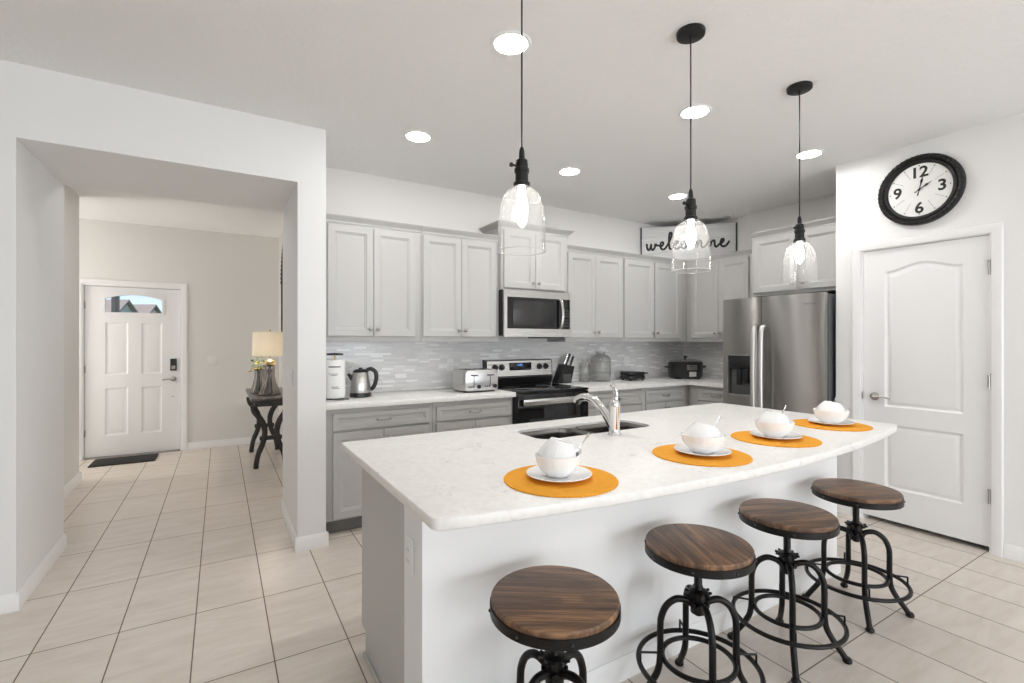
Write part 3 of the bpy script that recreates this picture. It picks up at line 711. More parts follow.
# refrigerator (faces -X): local x runs to -Y
rf = thing('refrigerator', 'stainless side-by-side refrigerator with dispenser in its freezer door', 'refrigerator', (4.13, 2.913, 0), -PI/2); FW = 2.913-2.000
MB().box(.004, FW-.004, .085, .82, .02, 1.765, .004).build('refrigerator_body', 'fridge_side', rf)
MB().box(.02, FW-.02, .07, .0845, .03, 1.755).build('door_gasket', 'gasket', rf)
def bowed(x0, x1, z0, z1, th, holes=None, nx=24, bow=.012):
    mb = MB(); W_ = x1-x0
    yy = lambda x: bow*((2*(x-x0)/W_-1)**8*.30+1.5*(2*(x-x0)/W_-1)**2)
    xs = [x0+W_*i/nx for i in range(nx+1)]
    zs = sorted(set([z0, z1]+([holes[2], holes[3]] if holes else [])))
    if holes: xs = sorted(set(xs+[holes[0], holes[1]]))
    for i in range(len(xs)-1):
        for j in range(len(zs)-1):
            if holes and holes[0]-1e-6 <= xs[i] and xs[i+1] <= holes[1]+1e-6 and zs[j] >= holes[2]-1e-6 and zs[j+1] <= holes[3]+1e-6: continue
            mb.bm.faces.new([mb.bm.verts.new((x, yy(x), z)) for x, z in ((xs[i], zs[j]), (xs[i+1], zs[j]), (xs[i+1], zs[j+1]), (xs[i], zs[j+1]))])
    edge = [(x, z0) for x in xs]+[(x1, z) for z in zs[1:]]+[(x, z1) for x in reversed(xs[:-1])]+[(x0, z) for z in reversed(zs[1:-1])]
    mb.ring_faces([[(x, yy(x), z) for x, z in edge], [(x, th, z) for x, z in edge]], True, (False, True))
    if holes:
        hx = [x for x in xs if holes[0]-1e-6 <= x <= holes[1]+1e-6]
        he = [(x, holes[2]) for x in hx]+[(x, holes[3]) for x in reversed(hx)]
        mb.ring_faces([[(x, yy(x), z) for x, z in he], [(x, th-.012, z) for x, z in he]], True, (False, True))
    return mb
HX = (.068, .305, .868, 1.246)
fd = bowed(.002, .380, .03, 1.775, .068, HX).build('freezer_door', 'steel_door', rf)
rd = bowed(.386, FW-.002, .03, 1.775, .068).build('fridge_door', 'steel_door', rf)
dp = MB(); dp.box(HX[0]+.004, HX[1]-.004, .004, .05, 1.125, HX[3]-.004, .002); disp = dp.build('dispenser_panel', 'black', fd)
b = MB(); b.box(HX[0]+.002, HX[1]-.002, .048, .0555, HX[2]+.002, 1.124); b.build('dispenser_recess', 'fridge_side', fd)
b = MB(); b.box(.14, .185, .018, .047, .97, 1.12, .004); b.box(.20, .255, .018, .047, .99, 1.12, .004); b.build('dispenser_paddle', 'black', fd, weld=False)
b = MB(); b.box(HX[0]+.004, HX[1]-.004, .002, .05, HX[2]+.002, HX[2]+.016, .002); b.build('drip_tray', 'steel', fd)
b = MB(); ho = [(HX[0]-.008, 0, HX[2]-.008), (HX[1]+.008, 0, HX[2]-.008), (HX[1]+.008, 0, HX[3]+.008), (HX[0]-.008, 0, HX[3]+.008)]; hi2 = [(HX[0]+.001, 0, HX[2]+.001), (HX[1]-.001, 0, HX[2]+.001), (HX[1]-.001, 0, HX[3]-.001), (HX[0]+.001, 0, HX[3]-.001)]
b.ring_faces([[(p[0], .012, p[2]) for p in ho], [(p[0], -.004, p[2]) for p in ho], [(p[0], -.004, p[2]) for p in hi2], [(p[0], .012, p[2]) for p in hi2]]); b.build('dispenser_bezel', 'steel', fd)
for x, dpar in ((.350, fd), (.422, rd)):
    h = MB(); h.tube(smooth_path([(x, .004, .56), (x, -.035, .575), (x, -.055, .68), (x, -.062, 1.03), (x, -.055, 1.39), (x, -.035, 1.495), (x, .004, 1.51)], 6), .020, 12, flat=.75); h.build('handle', 'satin', dpar)
lg = MB(); lg.add_mesh(text_mesh('Whirlpool', .026, .0008), Matrix.Translation((.80, .0035, 1.688)) @ Matrix.Rotation(PI/2, 4, 'X')); lg.build('logo', 'greyink', rd, weld=False)
for x in (.05, FW-.05): MB().lathe([(.02, .0005), (.02, .02), (.012, .021)], (x, .15, 0), 12).build('foot', 'black', rf)

# ------------------------------------------------------------------ things on the back worktops
CT = .9405
ph = thing('paper_towel_holder', 'chrome paper towel holder with black top beside kettle', 'holder', (.728, 3.74, CT))
MB().lathe([(.085, 0), (.087, .004), (.083, .010), (.03, .014), (.02, .016)], (0, 0, 0), 32).build('base', 'chrome', ph)
MB().lathe([(.006, .014), (.006, .33), (.002, .332)], (0, 0, 0), 12).build('post', 'bronze', ph)
MB().lathe([(.004, .334), (.050, .334), (.052, .338), (.050, .346), (.012, .350), (.001, .350)], (0, 0, 0), 24).build('finial', 'black', ph)
pr_ = MB(); pr_.lathe([(.012, .0175), (.062, .0175), (.064, .025), (.064, .292), (.062, .298), (.021, .298), (.02, .018)], (0, 0, 0), 32, caps=(False, False))
rl = thing('paper_towel_roll', 'white printed paper towel roll standing on the chrome holder', 'paper towel', (.728, 3.74, CT))
pr_.build('paper', 'paper', rl); rl.scale = (1.17, 1.17, 1); ph.scale = (1.17, 1.17, 1)
b = MB(); a0, a1 = math.radians(225), math.radians(290)
b.ring_faces([[(.0648*math.cos(a0+(a1-a0)*i/12), .0648*math.sin(a0+(a1-a0)*i/12), z) for i in range(13)] for z in (.245, .253)], False); b.build('printed_stripe', 'ink', rl)
b = MB()
for z0, f0, f1 in ((.195, 0, .8), (.185, .2, .7), (.10, .2, .8), (.09, .3, .9)):
    b.ring_faces([[(.0648*math.cos(a0+(a1-a0)*(f0+(f1-f0)*i/8)), .0648*math.sin(a0+(a1-a0)*(f0+(f1-f0)*i/8)), z) for i in range(9)] for z in (z0, z0+.005)], False)
b.build('printed_lines', 'greyink', rl, weld=False)
MB().lathe([(.0201, .03), (.0201, .2975), (.0185, .2975), (.0185, .03)], (0, 0, 0), 20, caps=(False, False)).build('core', plain('cardboard', (.36, .24, .14, 1), .9, bump=(60, .1, .001)), rl)
# kettle
kt = thing('electric_kettle', 'stainless electric kettle with black handle and base', 'kettle', (.945, 3.86, CT), math.radians(-15))
MB().lathe([(.078, 0), (.082, .006), (.080, .030), (.076, .034)], (0, 0, 0), 32).build('base', 'black', kt)
MB().lathe([(.079, .0345), (.080, .045), (.072, .12), (.060, .185), (.057, .193)], (0, 0, 0), 36, caps=(True, True)).build('kettle_body', 'steel', kt)
MB().lathe([(.0585, .1935), (.057, .203), (.045, .214), (.015, .219), (.013, .228), (.001, .230)], (0, 0, 0), 32).build('lid', 'black', kt)
s_ = MB(); s_.tube([(-.052, 0, .135), (-.072, 0, .158), (-.094, 0, .182)], [.024, .017, .010], 14); s_.build('spout', 'black', kt)
s_ = MB(); s_.tube(smooth_path([(.045, 0, .205), (.075, 0, .218), (.112, 0, .195), (.120, 0, .145), (.105, 0, .085), (.083, 0, .058), (.074, 0, .062)], 6), [.012]*6+[.013]*24+[.011]*7, 12, flat=1.25); s_.build('handle', 'black', kt)
b = MB(); b.box(-.008, .008, -.005, .003, .085, .165, .002); g_ = b.build('water_gauge', 'jar_glass', kt, (.005, -.071, 0)); g_.rotation_euler = (math.radians(-11), 0, 0)
# toaster
ts = thing('toaster', 'chrome four-slot toaster beside the range', 'toaster', (1.915, 3.79, CT), math.radians(0))
t_ = MB(); t_.prism(rrect(-.165, .165, -.135, .125, .03, 6), .014, .190, .018, 4); t_.build('toaster_body', 'steel', ts)
MB().prism(rrect(-.150, .150, -.12, .11, .03, 5), 0, .0135).build('base', 'black', ts)
for x in (-.105, -.045, .045, .105): MB().box(x-.013, x+.013, -.085, .095, .1902, .1925).build('slot', 'black', ts)
b = MB().box(-.155, .155, -.141, -.136, .025, .165, .002); b.build('front_plate', plain('bright_brushed_plate', (.72, .72, .74, 1), .3, 1, bump=(200, .03, .0005)), ts)
for x in (-.078, .078):
    b = MB(); b.box(x-.003, x+.003, -.143, -.1415, .045, .15); b.build('lever_slot', 'black', ts)
    b = MB(); b.box(x-.032, x+.032, -.160, -.1435, .142, .152, .003); b.build('lever', 'black', ts)
    b = MB(); R = Matrix.Rotation(PI/2, 3, 'X'); b.lathe([(.017, 0), (.016, .014), (.001, .014)], (x+.045, -.1415, .05), 20, R); b.build('dial', 'black', ts)
    b = MB()
    for k_ in range(3): b.lathe([(.006, 0), (.006, .004), (.001, .004)], (x-.046+.018*k_, -.1415, .05), 12, R)
    b.build('button', 'black', ts, weld=False)
# knife block with knives
kb_loc = (3.075, 4.055, CT); kb_rz = math.radians(-92)      # leans along the worktop towards the jars
kbk = thing('knife_block', 'black slanted knife block with knives beside the range', 'knife block', kb_loc, kb_rz)
b = MB(); sd = [(-.095, 0), (.080, 0), (.122, .172), (-.005, .196)]
b.ring_faces([[(-.05, y, z) for y, z in sd], [(.055, y, z) for y, z in sd]], True, (True, True)); b.build('block', 'black_matte', kbk)
b = MB().box(.0555, .060, -.025, .078, .004, .092, .0015); b.build('front_plate', plain('dark_grey_block_front', (.06, .06, .062, 1), .45, bump=(50, .05, .001)), kbk)
for i, (x, y0, ln) in enumerate([(.030, .010, .105), (.010, .045, .125), (.030, .085, .105)]):
    kn = thing('kitchen_knife', ['silver-handled kitchen knife in the black block', 'tallest black-handled kitchen knife in the black block', 'black-handled kitchen knife in block on the glass jar side'][i], 'knife', kb_loc, kb_rz)
    bz = .196-(y0+.005)*.024/.127+.0015; d_ = Vector((0, .40, .92)).normalized()
    p0 = Vector((x, y0, bz+.004)); h = MB(); h.tube([p0, p0+d_*.01, p0+d_*ln*.5, p0+d_*ln*.9, p0+d_*ln], [.011, .013, .014, .0145, .008], 10, flat=.7)
    h.build('handle', 'blade' if i == 0 else 'black', kn)
    bb = MB(); bb.box(x-.002, x+.002, y0-.009, y0+.009, bz, bz+.008); bb.build('bolster', 'blade', kn)
# jars
def jar(label, loc, r, h, neck):
    t = thing('glass_jar', label, 'jar', loc, 0, 'hammered glass jars')
    mb = MB(); mb.lathe([(r*.1, 0), (r*.93, 0), (r, .012), (r, h*.72), (r*.93, h*.80), (r*.66, h*.88), (neck, h*.905), (neck, h*.95), (neck+.006, h*.96), (neck+.006, h), (neck-.002, h), (neck-.003, h*.91), (r*.62, h*.865), (r*.89, h*.79), (r*.95, h*.71), (r*.95, .018), (r*.88, .008), (r*.1, .007)], (0, 0, 0), 32)
    mb.build('jar_body', 'jar_glass', t, sharp=60)
    rb = MB()
    for z in (h*.30, h*.66): rb.tube([((r+.001)*math.cos(2*PI*i/32), (r+.001)*math.sin(2*PI*i/32), z) for i in range(32)], .0022, 6, True)
    rb.build('raised_band', 'jar_glass', t, weld=False)
jar('shorter slim clear glass jar beside the knife block', (3.365, 4.03, CT), .060, .245, .036)
jar('tall wide clear glass jar with narrow neck on worktop', (3.565, 4.005, CT), .112, .325, .048)
# contact grill
gr = thing('contact_grill', 'black closed contact grill on worktop left of slow cooker', 'grill', (3.97, 3.93, CT), math.radians(-8))
gr['label'] = 'black closed sandwich grill between the glass jars and slow cooker'
b = MB(); b.prism(rrect(-.115, .115, -.105, .105, .04, 6), .016, .052, .012, 3); b.build('lower_shell', 'black', gr)
b = MB(); b.prism(rrect(-.115, .115, -.105, .105, .04, 6), .0535, .096, .026, 5); b.xf(Matrix.Rotation(math.radians(1.2), 4, 'Y') @ Matrix.Translation((0, 0, .001))); b.build('lid', 'black', gr)
b = MB(); b.tube(smooth_path([(.095, -.045, .075), (.16, -.045, .078), (.178, -.03, .076), (.178, .03, .076), (.16, .045, .078), (.095, .045, .075)], 5), .011, 10, flat=.8); b.build('handle', 'black', gr)
for x, y in ((-.08, -.07), (-.08, .07), (.085, -.07), (.085, .07)): MB().lathe([(.012, 0), (.014, .0155)], (x, y, 0), 12).build('foot', 'black', gr)
# slow cooker
sc = thing('slow_cooker', 'oval black slow cooker with steel front panel in the corner', 'slow cooker', (4.70, 3.80, CT), math.radians(-22))
def oval(a, b, n=40): return [(a*math.cos(2*PI*i/n), b*math.sin(2*PI*i/n)) for i in range(n)]
def loft(mb, rows, caps=(True, True)): mb.ring_faces([[(x, y, z) for x, y in oval(a, b)] for a, b, z in rows], True, caps); return mb
loft(MB(), [(.185, .135, .012), (.20, .15, .02), (.205, .155, .06), (.207, .157, .165), (.210, .160, .178), (.205, .155, .182)]).build('cooker_body', 'black', sc)
loft(MB(), [(.20, .15, .1825), (.206, .156, .188), (.198, .148, .196), (.19, .14, .198)]).build('crock_rim', 'black', sc)
loft(MB(), [(.192, .142, .1985), (.18, .13, .212), (.12, .085, .226), (.04, .03, .231)]).build('lid', 'jar_glass', sc)
MB().lathe([(.012, .2312), (.012, .245), (.024, .250), (.024, .262), (.012, .266), (.001, .266)], (0, 0, 0), 20).build('lid_knob', 'black', sc)
for s_ in (-1, 1):
    b = MB(); b.tube(smooth_path([(s_*.196, -.045, .135), (s_*.232, -.035, .138), (s_*.238, 0, .138), (s_*.232, .035, .138), (s_*.196, .045, .135)], 5), .012, 10); b.build('handle', 'black', sc)
b = MB(); pts0 = [(.062*(i/6-.5)*2) for i in range(7)]
fy = lambda x: -.158*math.sqrt(1-(x/.208)**2)
b.ring_faces([[(x, fy(x)-.0015, z) for x in pts0] for z in (.105, .165)], False); b.build('steel_panel', 'steel', sc)
b = MB(); b.ring_faces([[(x*.72+.008, fy(x*.72+.008)-.0025, z) for x in pts0] for z in (.03, .085)], False); b.build('label_plate', plain('silver_badge', (.7, .7, .69, 1), .4, .2, bump=(60, .05, .001)), sc)
for s_ in (-1, 1):
    b = MB(); b.box(s_*.12-.03, s_*.12+.03, -.075, .075, 0, .0115, .003); b.build('foot', 'black', sc)

# outlets and switches
def outlet(label, loc, rz, gangs=1, kind='outlet', grp='white wall plates'):
    t = thing('wall_'+kind, label, kind, loc, rz, grp); hw = .036+.023*(gangs-1)
    MB().box(-hw, hw, -.006, 0, -.058, .058, .003).build('cover_plate', 'plate_plastic', t)
    for g in range(gangs):
        x = (g-(gangs-1)/2)*.046
        if kind == 'outlet':
            MB().box(x-.017, x+.017, -.0085, -.0062, -.034, .034, .002).build('receptacle', 'plate_plastic', t)
            sl = MB()
            for z in (-.018, .018):
                for dx in (-.006, .006): sl.box(x+dx-.001, x+dx+.001, -.0090, -.0087, z-.004, z+.004)
            sl.build('slots', 'ink', t, weld=False)
        else: MB().box(x-.016, x+.016, -.0095, -.0062, -.033, .033, .003).build('rocker', 'plate_plastic', t)
BYS = 4.1275
outlet('white outlet behind the electric kettle', (.925, BYS, 1.145), 0)
outlet('white outlet between kettle and toaster on tile', (1.83, BYS, 1.158), 0)
outlet('white outlet above the black sandwich grill', (4.075, BYS, 1.145), 0)
outlet('white outlet behind the slow cooker', (4.655, BYS, 1.145), 0)
outlet('white outlet on island end wall below worktop', (.5445, 1.555, .662), -PI/2)
bpy.data.objects['wall_outlet.004'].rotation_euler = (0, 0, -PI/2)
outlet('white double rocker switch on entry wall beside the door', (-.085, FY-.0015, 1.126), 0, 2, 'switch')
outlet('white rocker switch on the opening reveal', (.4315, 3.665, 1.122), -PI/2, 1, 'switch')

# ------------------------------------------------------------------ welcome sign in the corner on top of the cabinets
sg = thing('welcome_sign', 'white wooden sign reading welcome in black script', 'sign', (4.685, 3.752, 2.337), -math.atan2(4.12-3.38, 5.05-4.32))
SWd = math.hypot(.73, .74)
b = MB(); b.box(-SWd/2, SWd/2, 0, .012, .075, .400, .001); b.box(-SWd/2+.012, SWd/2-.012, .0125, .024, .0, .39); b.build('board', 'sign', sg, weld=False)
b = MB(); b.box(-SWd/2-.012, -SWd/2, -.004, .02, .075, .40); b.box(SWd/2, SWd/2+.012, -.004, .02, .075, .40); b.build('end_trim', 'ink', sg, weld=False)
strokes = [
 # w
 [(-.462, .175), (-.458, .125), (-.440, .098), (-.420, .125), (-.410, .170), (-.412, .125), (-.395, .098), (-.372, .125), (-.362, .172), (-.350, .150), (-.325, .150)],
 # e
 [(-.325, .150), (-.300, .135), (-.275, .160), (-.280, .185), (-.302, .175), (-.305, .130), (-.285, .100), (-.255, .108), (-.225, .150)],
 # l
 [(-.225, .150), (-.185, .240), (-.180, .285), (-.200, .290), (-.210, .220), (-.205, .120), (-.185, .098), (-.160, .120)],
 # c
 [(-.160, .120), (-.110, .180), (-.135, .182), (-.152, .140), (-.135, .102), (-.105, .105), (-.075, .130)],
 # o
 [(-.075, .130), (-.035, .182), (-.065, .172), (-.072, .125), (-.045, .100), (-.015, .130), (-.022, .172), (-.035, .182), (.0, .165), (.03, .17)],
 # m
 [(.03, .10), (.045, .180), (.045, .110), (.065, .165), (.090, .178), (.098, .105), (.118, .165), (.145, .180), (.155, .110), (.175, .105)],
 [(.175, .105), (.215, .14)],
 # n-like hump of m and e (tail)
 [(.215, .14), (.235, .19), (.240, .105), (.262, .165), (.290, .178), (.296, .125), (.312, .103), (.345, .135)],
 [(.345, .135), (.375, .150), (.392, .182), (.372, .190), (.356, .145), (.375, .108), (.415, .112), (.452, .165)]]
tx = MB()
for st_ in strokes:
    tx.tube(smooth_path([(x, -.002, z+.03) for x, z in st_], 5), .0120, 8, flat=.2, up=(0, 1, 0))
tx.build('lettering', 'ink', sg, weld=False)

# ------------------------------------------------------------------ wall clock
ck = thing('wall_clock', 'round white wall clock with black rope-edged frame', 'clock', (PX-.001, 1.425, 2.455), -PI/2)
R = Matrix.Rotation(PI/2, 3, 'X')
mb = MB(); mb.lathe([(.187, .0), (.187, .022), (.193, .030), (.205, .033), (.214, .026), (.220, .034), (.232, .040), (.244, .034), (.249, .020), (.249, 0)], (0, 0, 0), 72, R, caps=(True, True)); mb.build('frame', 'black_matte', ck)
rp = MB()
for i in range(48):
    a_ = 2*PI*i/48; c_ = Vector((.233*math.cos(a_), -.036, .233*math.sin(a_))); tt = Vector((-math.sin(a_), 0, math.cos(a_))); rr_ = Vector((math.cos(a_), 0, math.sin(a_)))
    d_ = (tt*.5+rr_*.8).normalized()*.014; rp.tube([c_-d_, c_-d_*.5, c_+d_*.5, c_+d_], [.003, .0065, .0065, .003], 6)
rp.build('rope_edge', 'black_matte', ck, weld=False)
MB().lathe([(.186, .0), (.186, .016), (.001, .016)], (0, 0, 0), 64, R).build('dial', 'clockface', ck)
nm = {'12': (0, .122), '3': (.128, 0), '6': (0, -.122), '9': (-.128, 0)}
for s_, (x, z) in nm.items():
    t_ = MB(); t_.add_mesh(text_mesh('9' if s_ == '6' else s_, .105, .0008, .0026), Matrix.Translation((x, -.0170, z)) @ Matrix.Rotation(PI/2, 4, 'X') @ Matrix.Rotation(PI if s_ == '6' else 0, 4, 'Z')); t_.build('numeral', 'ink', ck, weld=False)
tk = MB()
for i in range(12):
    a_ = 2*PI*i/12; tk.lathe([(.004, 0), (.004, .0008), (.001, .0008)], (.172*math.sin(a_), -.0162, .172*math.cos(a_)), 8, R)
tk.build('hour_dots', 'ink', ck, weld=False)
tk = MB()
for i in (1, 2, 4, 5, 7, 8, 10, 11):
    a_ = 2*PI*i/12; tk.tube([(.10*math.sin(a_), -.0164, .10*math.cos(a_)), (.16*math.sin(a_), -.0164, .16*math.cos(a_))], .0011, 5)
tk.build('hour_lines', 'greyink', ck, weld=False)
def hand(name, ang, ln, tail, y, wd):
    d_ = Vector((math.sin(ang), 0, math.cos(ang))); h = MB()
    pts = [-d_*tail, -d_*tail*.4, Vector((0, 0, 0)), d_*ln*.35, d_*ln*.6, d_*ln*.75, d_*ln]
    h.tube([p+Vector((0, y, 0)) for p in pts], [wd, wd*.6, wd*.7, wd*.6, wd*1.9, wd*.7, wd*.2], 8, flat=.3, up=(0, 1, 0)); h.build(name, 'ink', ck)
hand('minute_hand', math.radians(13), .105, .04, -.0200, .0042); hand('hour_hand', math.radians(58), .085, .03, -.0230, .0046)
MB().lathe([(.006, .017), (.006, .027), (.001, .028)], (0, 0, 0), 14, R).build('hand_hub', 'ink', ck)

# ------------------------------------------------------------------ ceiling lights
LB = ['recessed ceiling light crossed by the cord of the pendant over the sink end', 'recessed ceiling light crossed by the middle pendant cord', 'recessed ceiling light crossed by pendant cord closest to the clock',
      'recessed ceiling light in front of wall cabinets above kettle and toaster', 'recessed ceiling light in front of the microwave cabinet', 'recessed ceiling light in front of the welcome sign', 'unseen recessed light added behind the opening header to brighten the hall', 'recessed ceiling light in the entry nook round the hall corner']
LB[0] = 'recessed ceiling light crossed by cord of the pendant above the first placemat'
LB[2] = 'recessed ceiling light crossed by cord of the pendant beside the clock'
def downlight(i, x, y):
    t = thing('recessed_light', LB[i], 'ceiling light', (x, y, CH-.0005), 0, 'recessed ceiling lights')
    MB().lathe([(.078, -.001), (.080, -.006), (.094, -.006), (.099, -.001), (.099, 0), (.078, 0)], (0, 0, 0), 40, caps=(False, False)).build('trim_ring', 'trim', t)
    MB().lathe([(.077, -.0010), (.0765, -.0035), (.001, -.0038)], (0, 0, 0), 36).build('diffuser', 'downlight', t); return t
for i, (x, y) in enumerate([(1.188, 1.967), (2.517, 1.962), (3.825, 1.956), (1.175, 3.195), (2.500, 3.193), (3.835, 3.190), (-.35, 5.15)]): downlight(i, x, y)  # the last is an unseen lamp added to light the hall

# ------------------------------------------------------------------ pendants
def pendant():
    t = thing('pendant_light', '', 'pendant lamp', (0, 0, 0), 0, 'glass pendants over the island')
    MB().lathe([(.062, 0), (.064, -.004), (.062, -.020), (.055, -.024), (.008, -.026), (.007, -.034), (.001, -.034)], (0, 0, 0), 36).build('canopy', 'black_matte', t)
    MB().lathe([(.0032, -.030), (.0032, -.745)], (0, 0, 0), 10).build('cord', 'black', t)
    sk_ = MB().lathe([(.006, -.725), (.010, -.740), (.011, -.765), (.021, -.772), (.023, -.785), (.023, -.800), (.027, -.803), (.027, -.815), (.0235, -.818), (.0235, -.850), (.030, -.853), (.030, -.868), (.001, -.868)], (0, 0, 0), 28).build('socket', 'black_matte', t)
    b = MB(); b.lathe([(.004, 0), (.004, .018), (.008, .019), (.008, .026), (.001, .026)], (-.022, 0, -.795), 10, Matrix.Rotation(-PI/2, 3, 'Y')); b.build('switch_key', 'black_matte', sk_)
    prof = [(.024, -.870), (.036, -.873), (.055, -.886), (.071, -.912), (.080, -.950), (.085, -1.00), (.087, -1.098)]
    inn = [(r-.003, z-.001) for r, z in prof]; inn[-1] = (.084, -1.098)
    MB().lathe(prof+inn[::-1], (0, 0, 0), 48, caps=(False, False)).build('glass_shade', 'pendant_glass', t, sharp=60)
    MB().tube([(.0855*math.cos(2*PI*i/48), .0855*math.sin(2*PI*i/48), -1.0995) for i in range(48)], .0019, 6, True).build('glass_rim', 'rim_glass', t)
    b_ = MB().lathe([(.012, -.8685), (.012, -.890), (.013, -.895), (.019, -.915), (.022, -.935), (.0215, -.955), (.016, -.975), (.007, -.986), (.001, -.988)], (0, 0, 0), 20).build('bulb', 'bulb', t)
    return t
pd = pendant()
PL = ['clear glass pendant hanging over the first placemat from the island grey end panel', 'clear glass pendant in front of the welcome sign', 'clear glass pendant hanging in front of the refrigerator cabinet']
for i, (x, y) in enumerate([(.930, 1.465), (1.850, 1.465), (2.768, 1.465)]):
    o = pd if i == 0 else copy_tree(pd); o.location = (x, y, CH-.0005); o['label'] = PL[i]

# ------------------------------------------------------------------ place settings
def placemat():
    n = 288; P = []
    for i in range(n):
        a_ = 2*PI*i/n; r = .187+.0025*abs(math.sin(a_*36)); P.append((r*math.cos(a_), r*math.sin(a_)))
    mb = MB(); mb.prism(P, 0, .004)
    return tag(mb.build('placemat', 'orange'), '', 'placemat', 'orange placemats on the island')
def saucer():
    return tag(MB().lathe([(.001, 0), (.055, 0), (.058, .002), (.075, .006), (.104, .014), (.107, .0155), (.107, .0170), (.1055, .018), (.1035, .0178), (.100, .0165), (.080, .0112), (.062, .0068), (.057, .0055), (.053, .005), (.001, .005)], (0, 0, 0), 64).build('saucer', 'ceramic', sharp=40), '', 'plate', 'white plates on the placemats')
def bowl(r, h, name='ribbed_bowl'):
    prof = [(.001, .002), (.030, .002), (.032, 0), (.036, 0), (.040, .006), (r*.78, h*.32), (r*.93, h*.62), (r*.985, h*.86), (r, h*.985), (r-.0015, h), (r-.004, h*.99), (r*.94-.002, h*.85), (r*.87, h*.58), (r*.70, h*.30), (.034, .010), (.001, .009)]
    rib = lambda a, z: 1+(.009*math.cos(a*40) if .006 < z < h*.80 else 0)
    inner = prof[10:]; mb = MB(); mb.lathe(prof[:10], (0, 0, 0), 160, caps=(True, False), mod=rib)
    mb.lathe(prof[9:], (0, 0, 0), 160, caps=(False, True)); return mb.build(name, 'ceramic', sharp=60)
def spoon():
    t = thing('spoon', '', 'spoon', (0, 0, 0), 0, 'spoons in the bowls')
    b = MB(); b.tube(smooth_path([(0, 0, .020), (0, .002, .04), (0, 0, .06), (0, -.003, .075), (0, -.004, .085)], 6), [.0030]*8+[.0034]*8+[.0055]*6+[.0075, .0078, .0040], 10, flat=.35, up=(0, 1, 0)); b.build('handle', 'blade', t)
    b = MB(); b.ball((0, 0, .002), .018, (1, .25, 1.35), 3); b.build('spoon_bowl', 'blade', t); return t
pm, sa = placemat(), saucer()
bo = tag(bowl(.0765, .074), '', 'bowl', 'white bowls upright on plates'); bi = tag(bowl(.0635, .066), '', 'bowl', 'white bowls tipped upside down')
spn = spoon()
WHO = ['at the island end with the grey panel', 'second from the grey panel end', 'second from the pantry door end', 'at the island end by the pantry door']
for i, (x, y, a_) in enumerate([(.970, 1.288, 0), (1.667, 1.272, -.15), (2.240, 1.300, -.3), (2.872, 1.356, -.25)]):
    z = ztop+.0008
    o = pm if i == 0 else copy_tree(pm); o.location = (x, y, z); o.rotation_euler = (0, 0, a_); o['label'] = 'round orange placemat '+WHO[i]
    ox, oy = x+[.003, .012, .012, .012][i], y+[.012, .002, .004, .006][i]; wide = [1.0, 1.12, 1.10, 1.10][i]
    o = sa if i == 0 else copy_tree(sa); o.location = (ox, oy, z+.0045); o['label'] = 'white round plate '+WHO[i]; o.scale = (1.03, 1.03, 1)
    ox, oy = ox+[-.003, .004, -.004, .004][i], oy+[.003, -.002, .002, -.002][i]
    o = bo if i == 0 else copy_tree(bo); o.location = (ox, oy, z+.0105); o['label'] = 'upright white ribbed bowl '+WHO[i]; o.scale = (wide, wide, 1)
    # second bowl upside down in the first, its foot leaning to the right and away
    RT, FW_ = Vector((.855, -.519, 0)), Vector((.519, .855, 0))
    ax = (RT*[.27, .25, .25, .25][i]+FW_*.06+Vector((0, 0, .96))).normalized(); rc = Vector((ox, oy, z+.0105+[.053, .048, .048, .048][i]))-RT*.003
    o = bi if i == 0 else copy_tree(bi); o.rotation_mode = 'QUATERNION'
    o.rotation_quaternion = Vector((0, 0, -1)).rotation_difference(ax); o.location = rc+ax*.066; o.scale = (wide*1.04, wide*1.04, 1)
    o['label'] = 'upside-down white bowl leaning inside another bowl '+WHO[i]
    o = spn if i == 0 else copy_tree(spn); o['label'] = 'steel spoon standing in the bowls '+WHO[i]
    a1, a2 = [(.44, .10), (.40, .30), (.38, .30), (.32, .32)][i]
    dirv = (RT*a1+FW_*a2+Vector((0, 0, .72))).normalized()
    o.rotation_mode = 'QUATERNION'; o.rotation_quaternion = Vector((0, 0, 1)).rotation_difference(dirv)
    o.location = Vector((ox, oy, z+.076))+(RT*a1+FW_*a2).normalized()*(.066*wide)

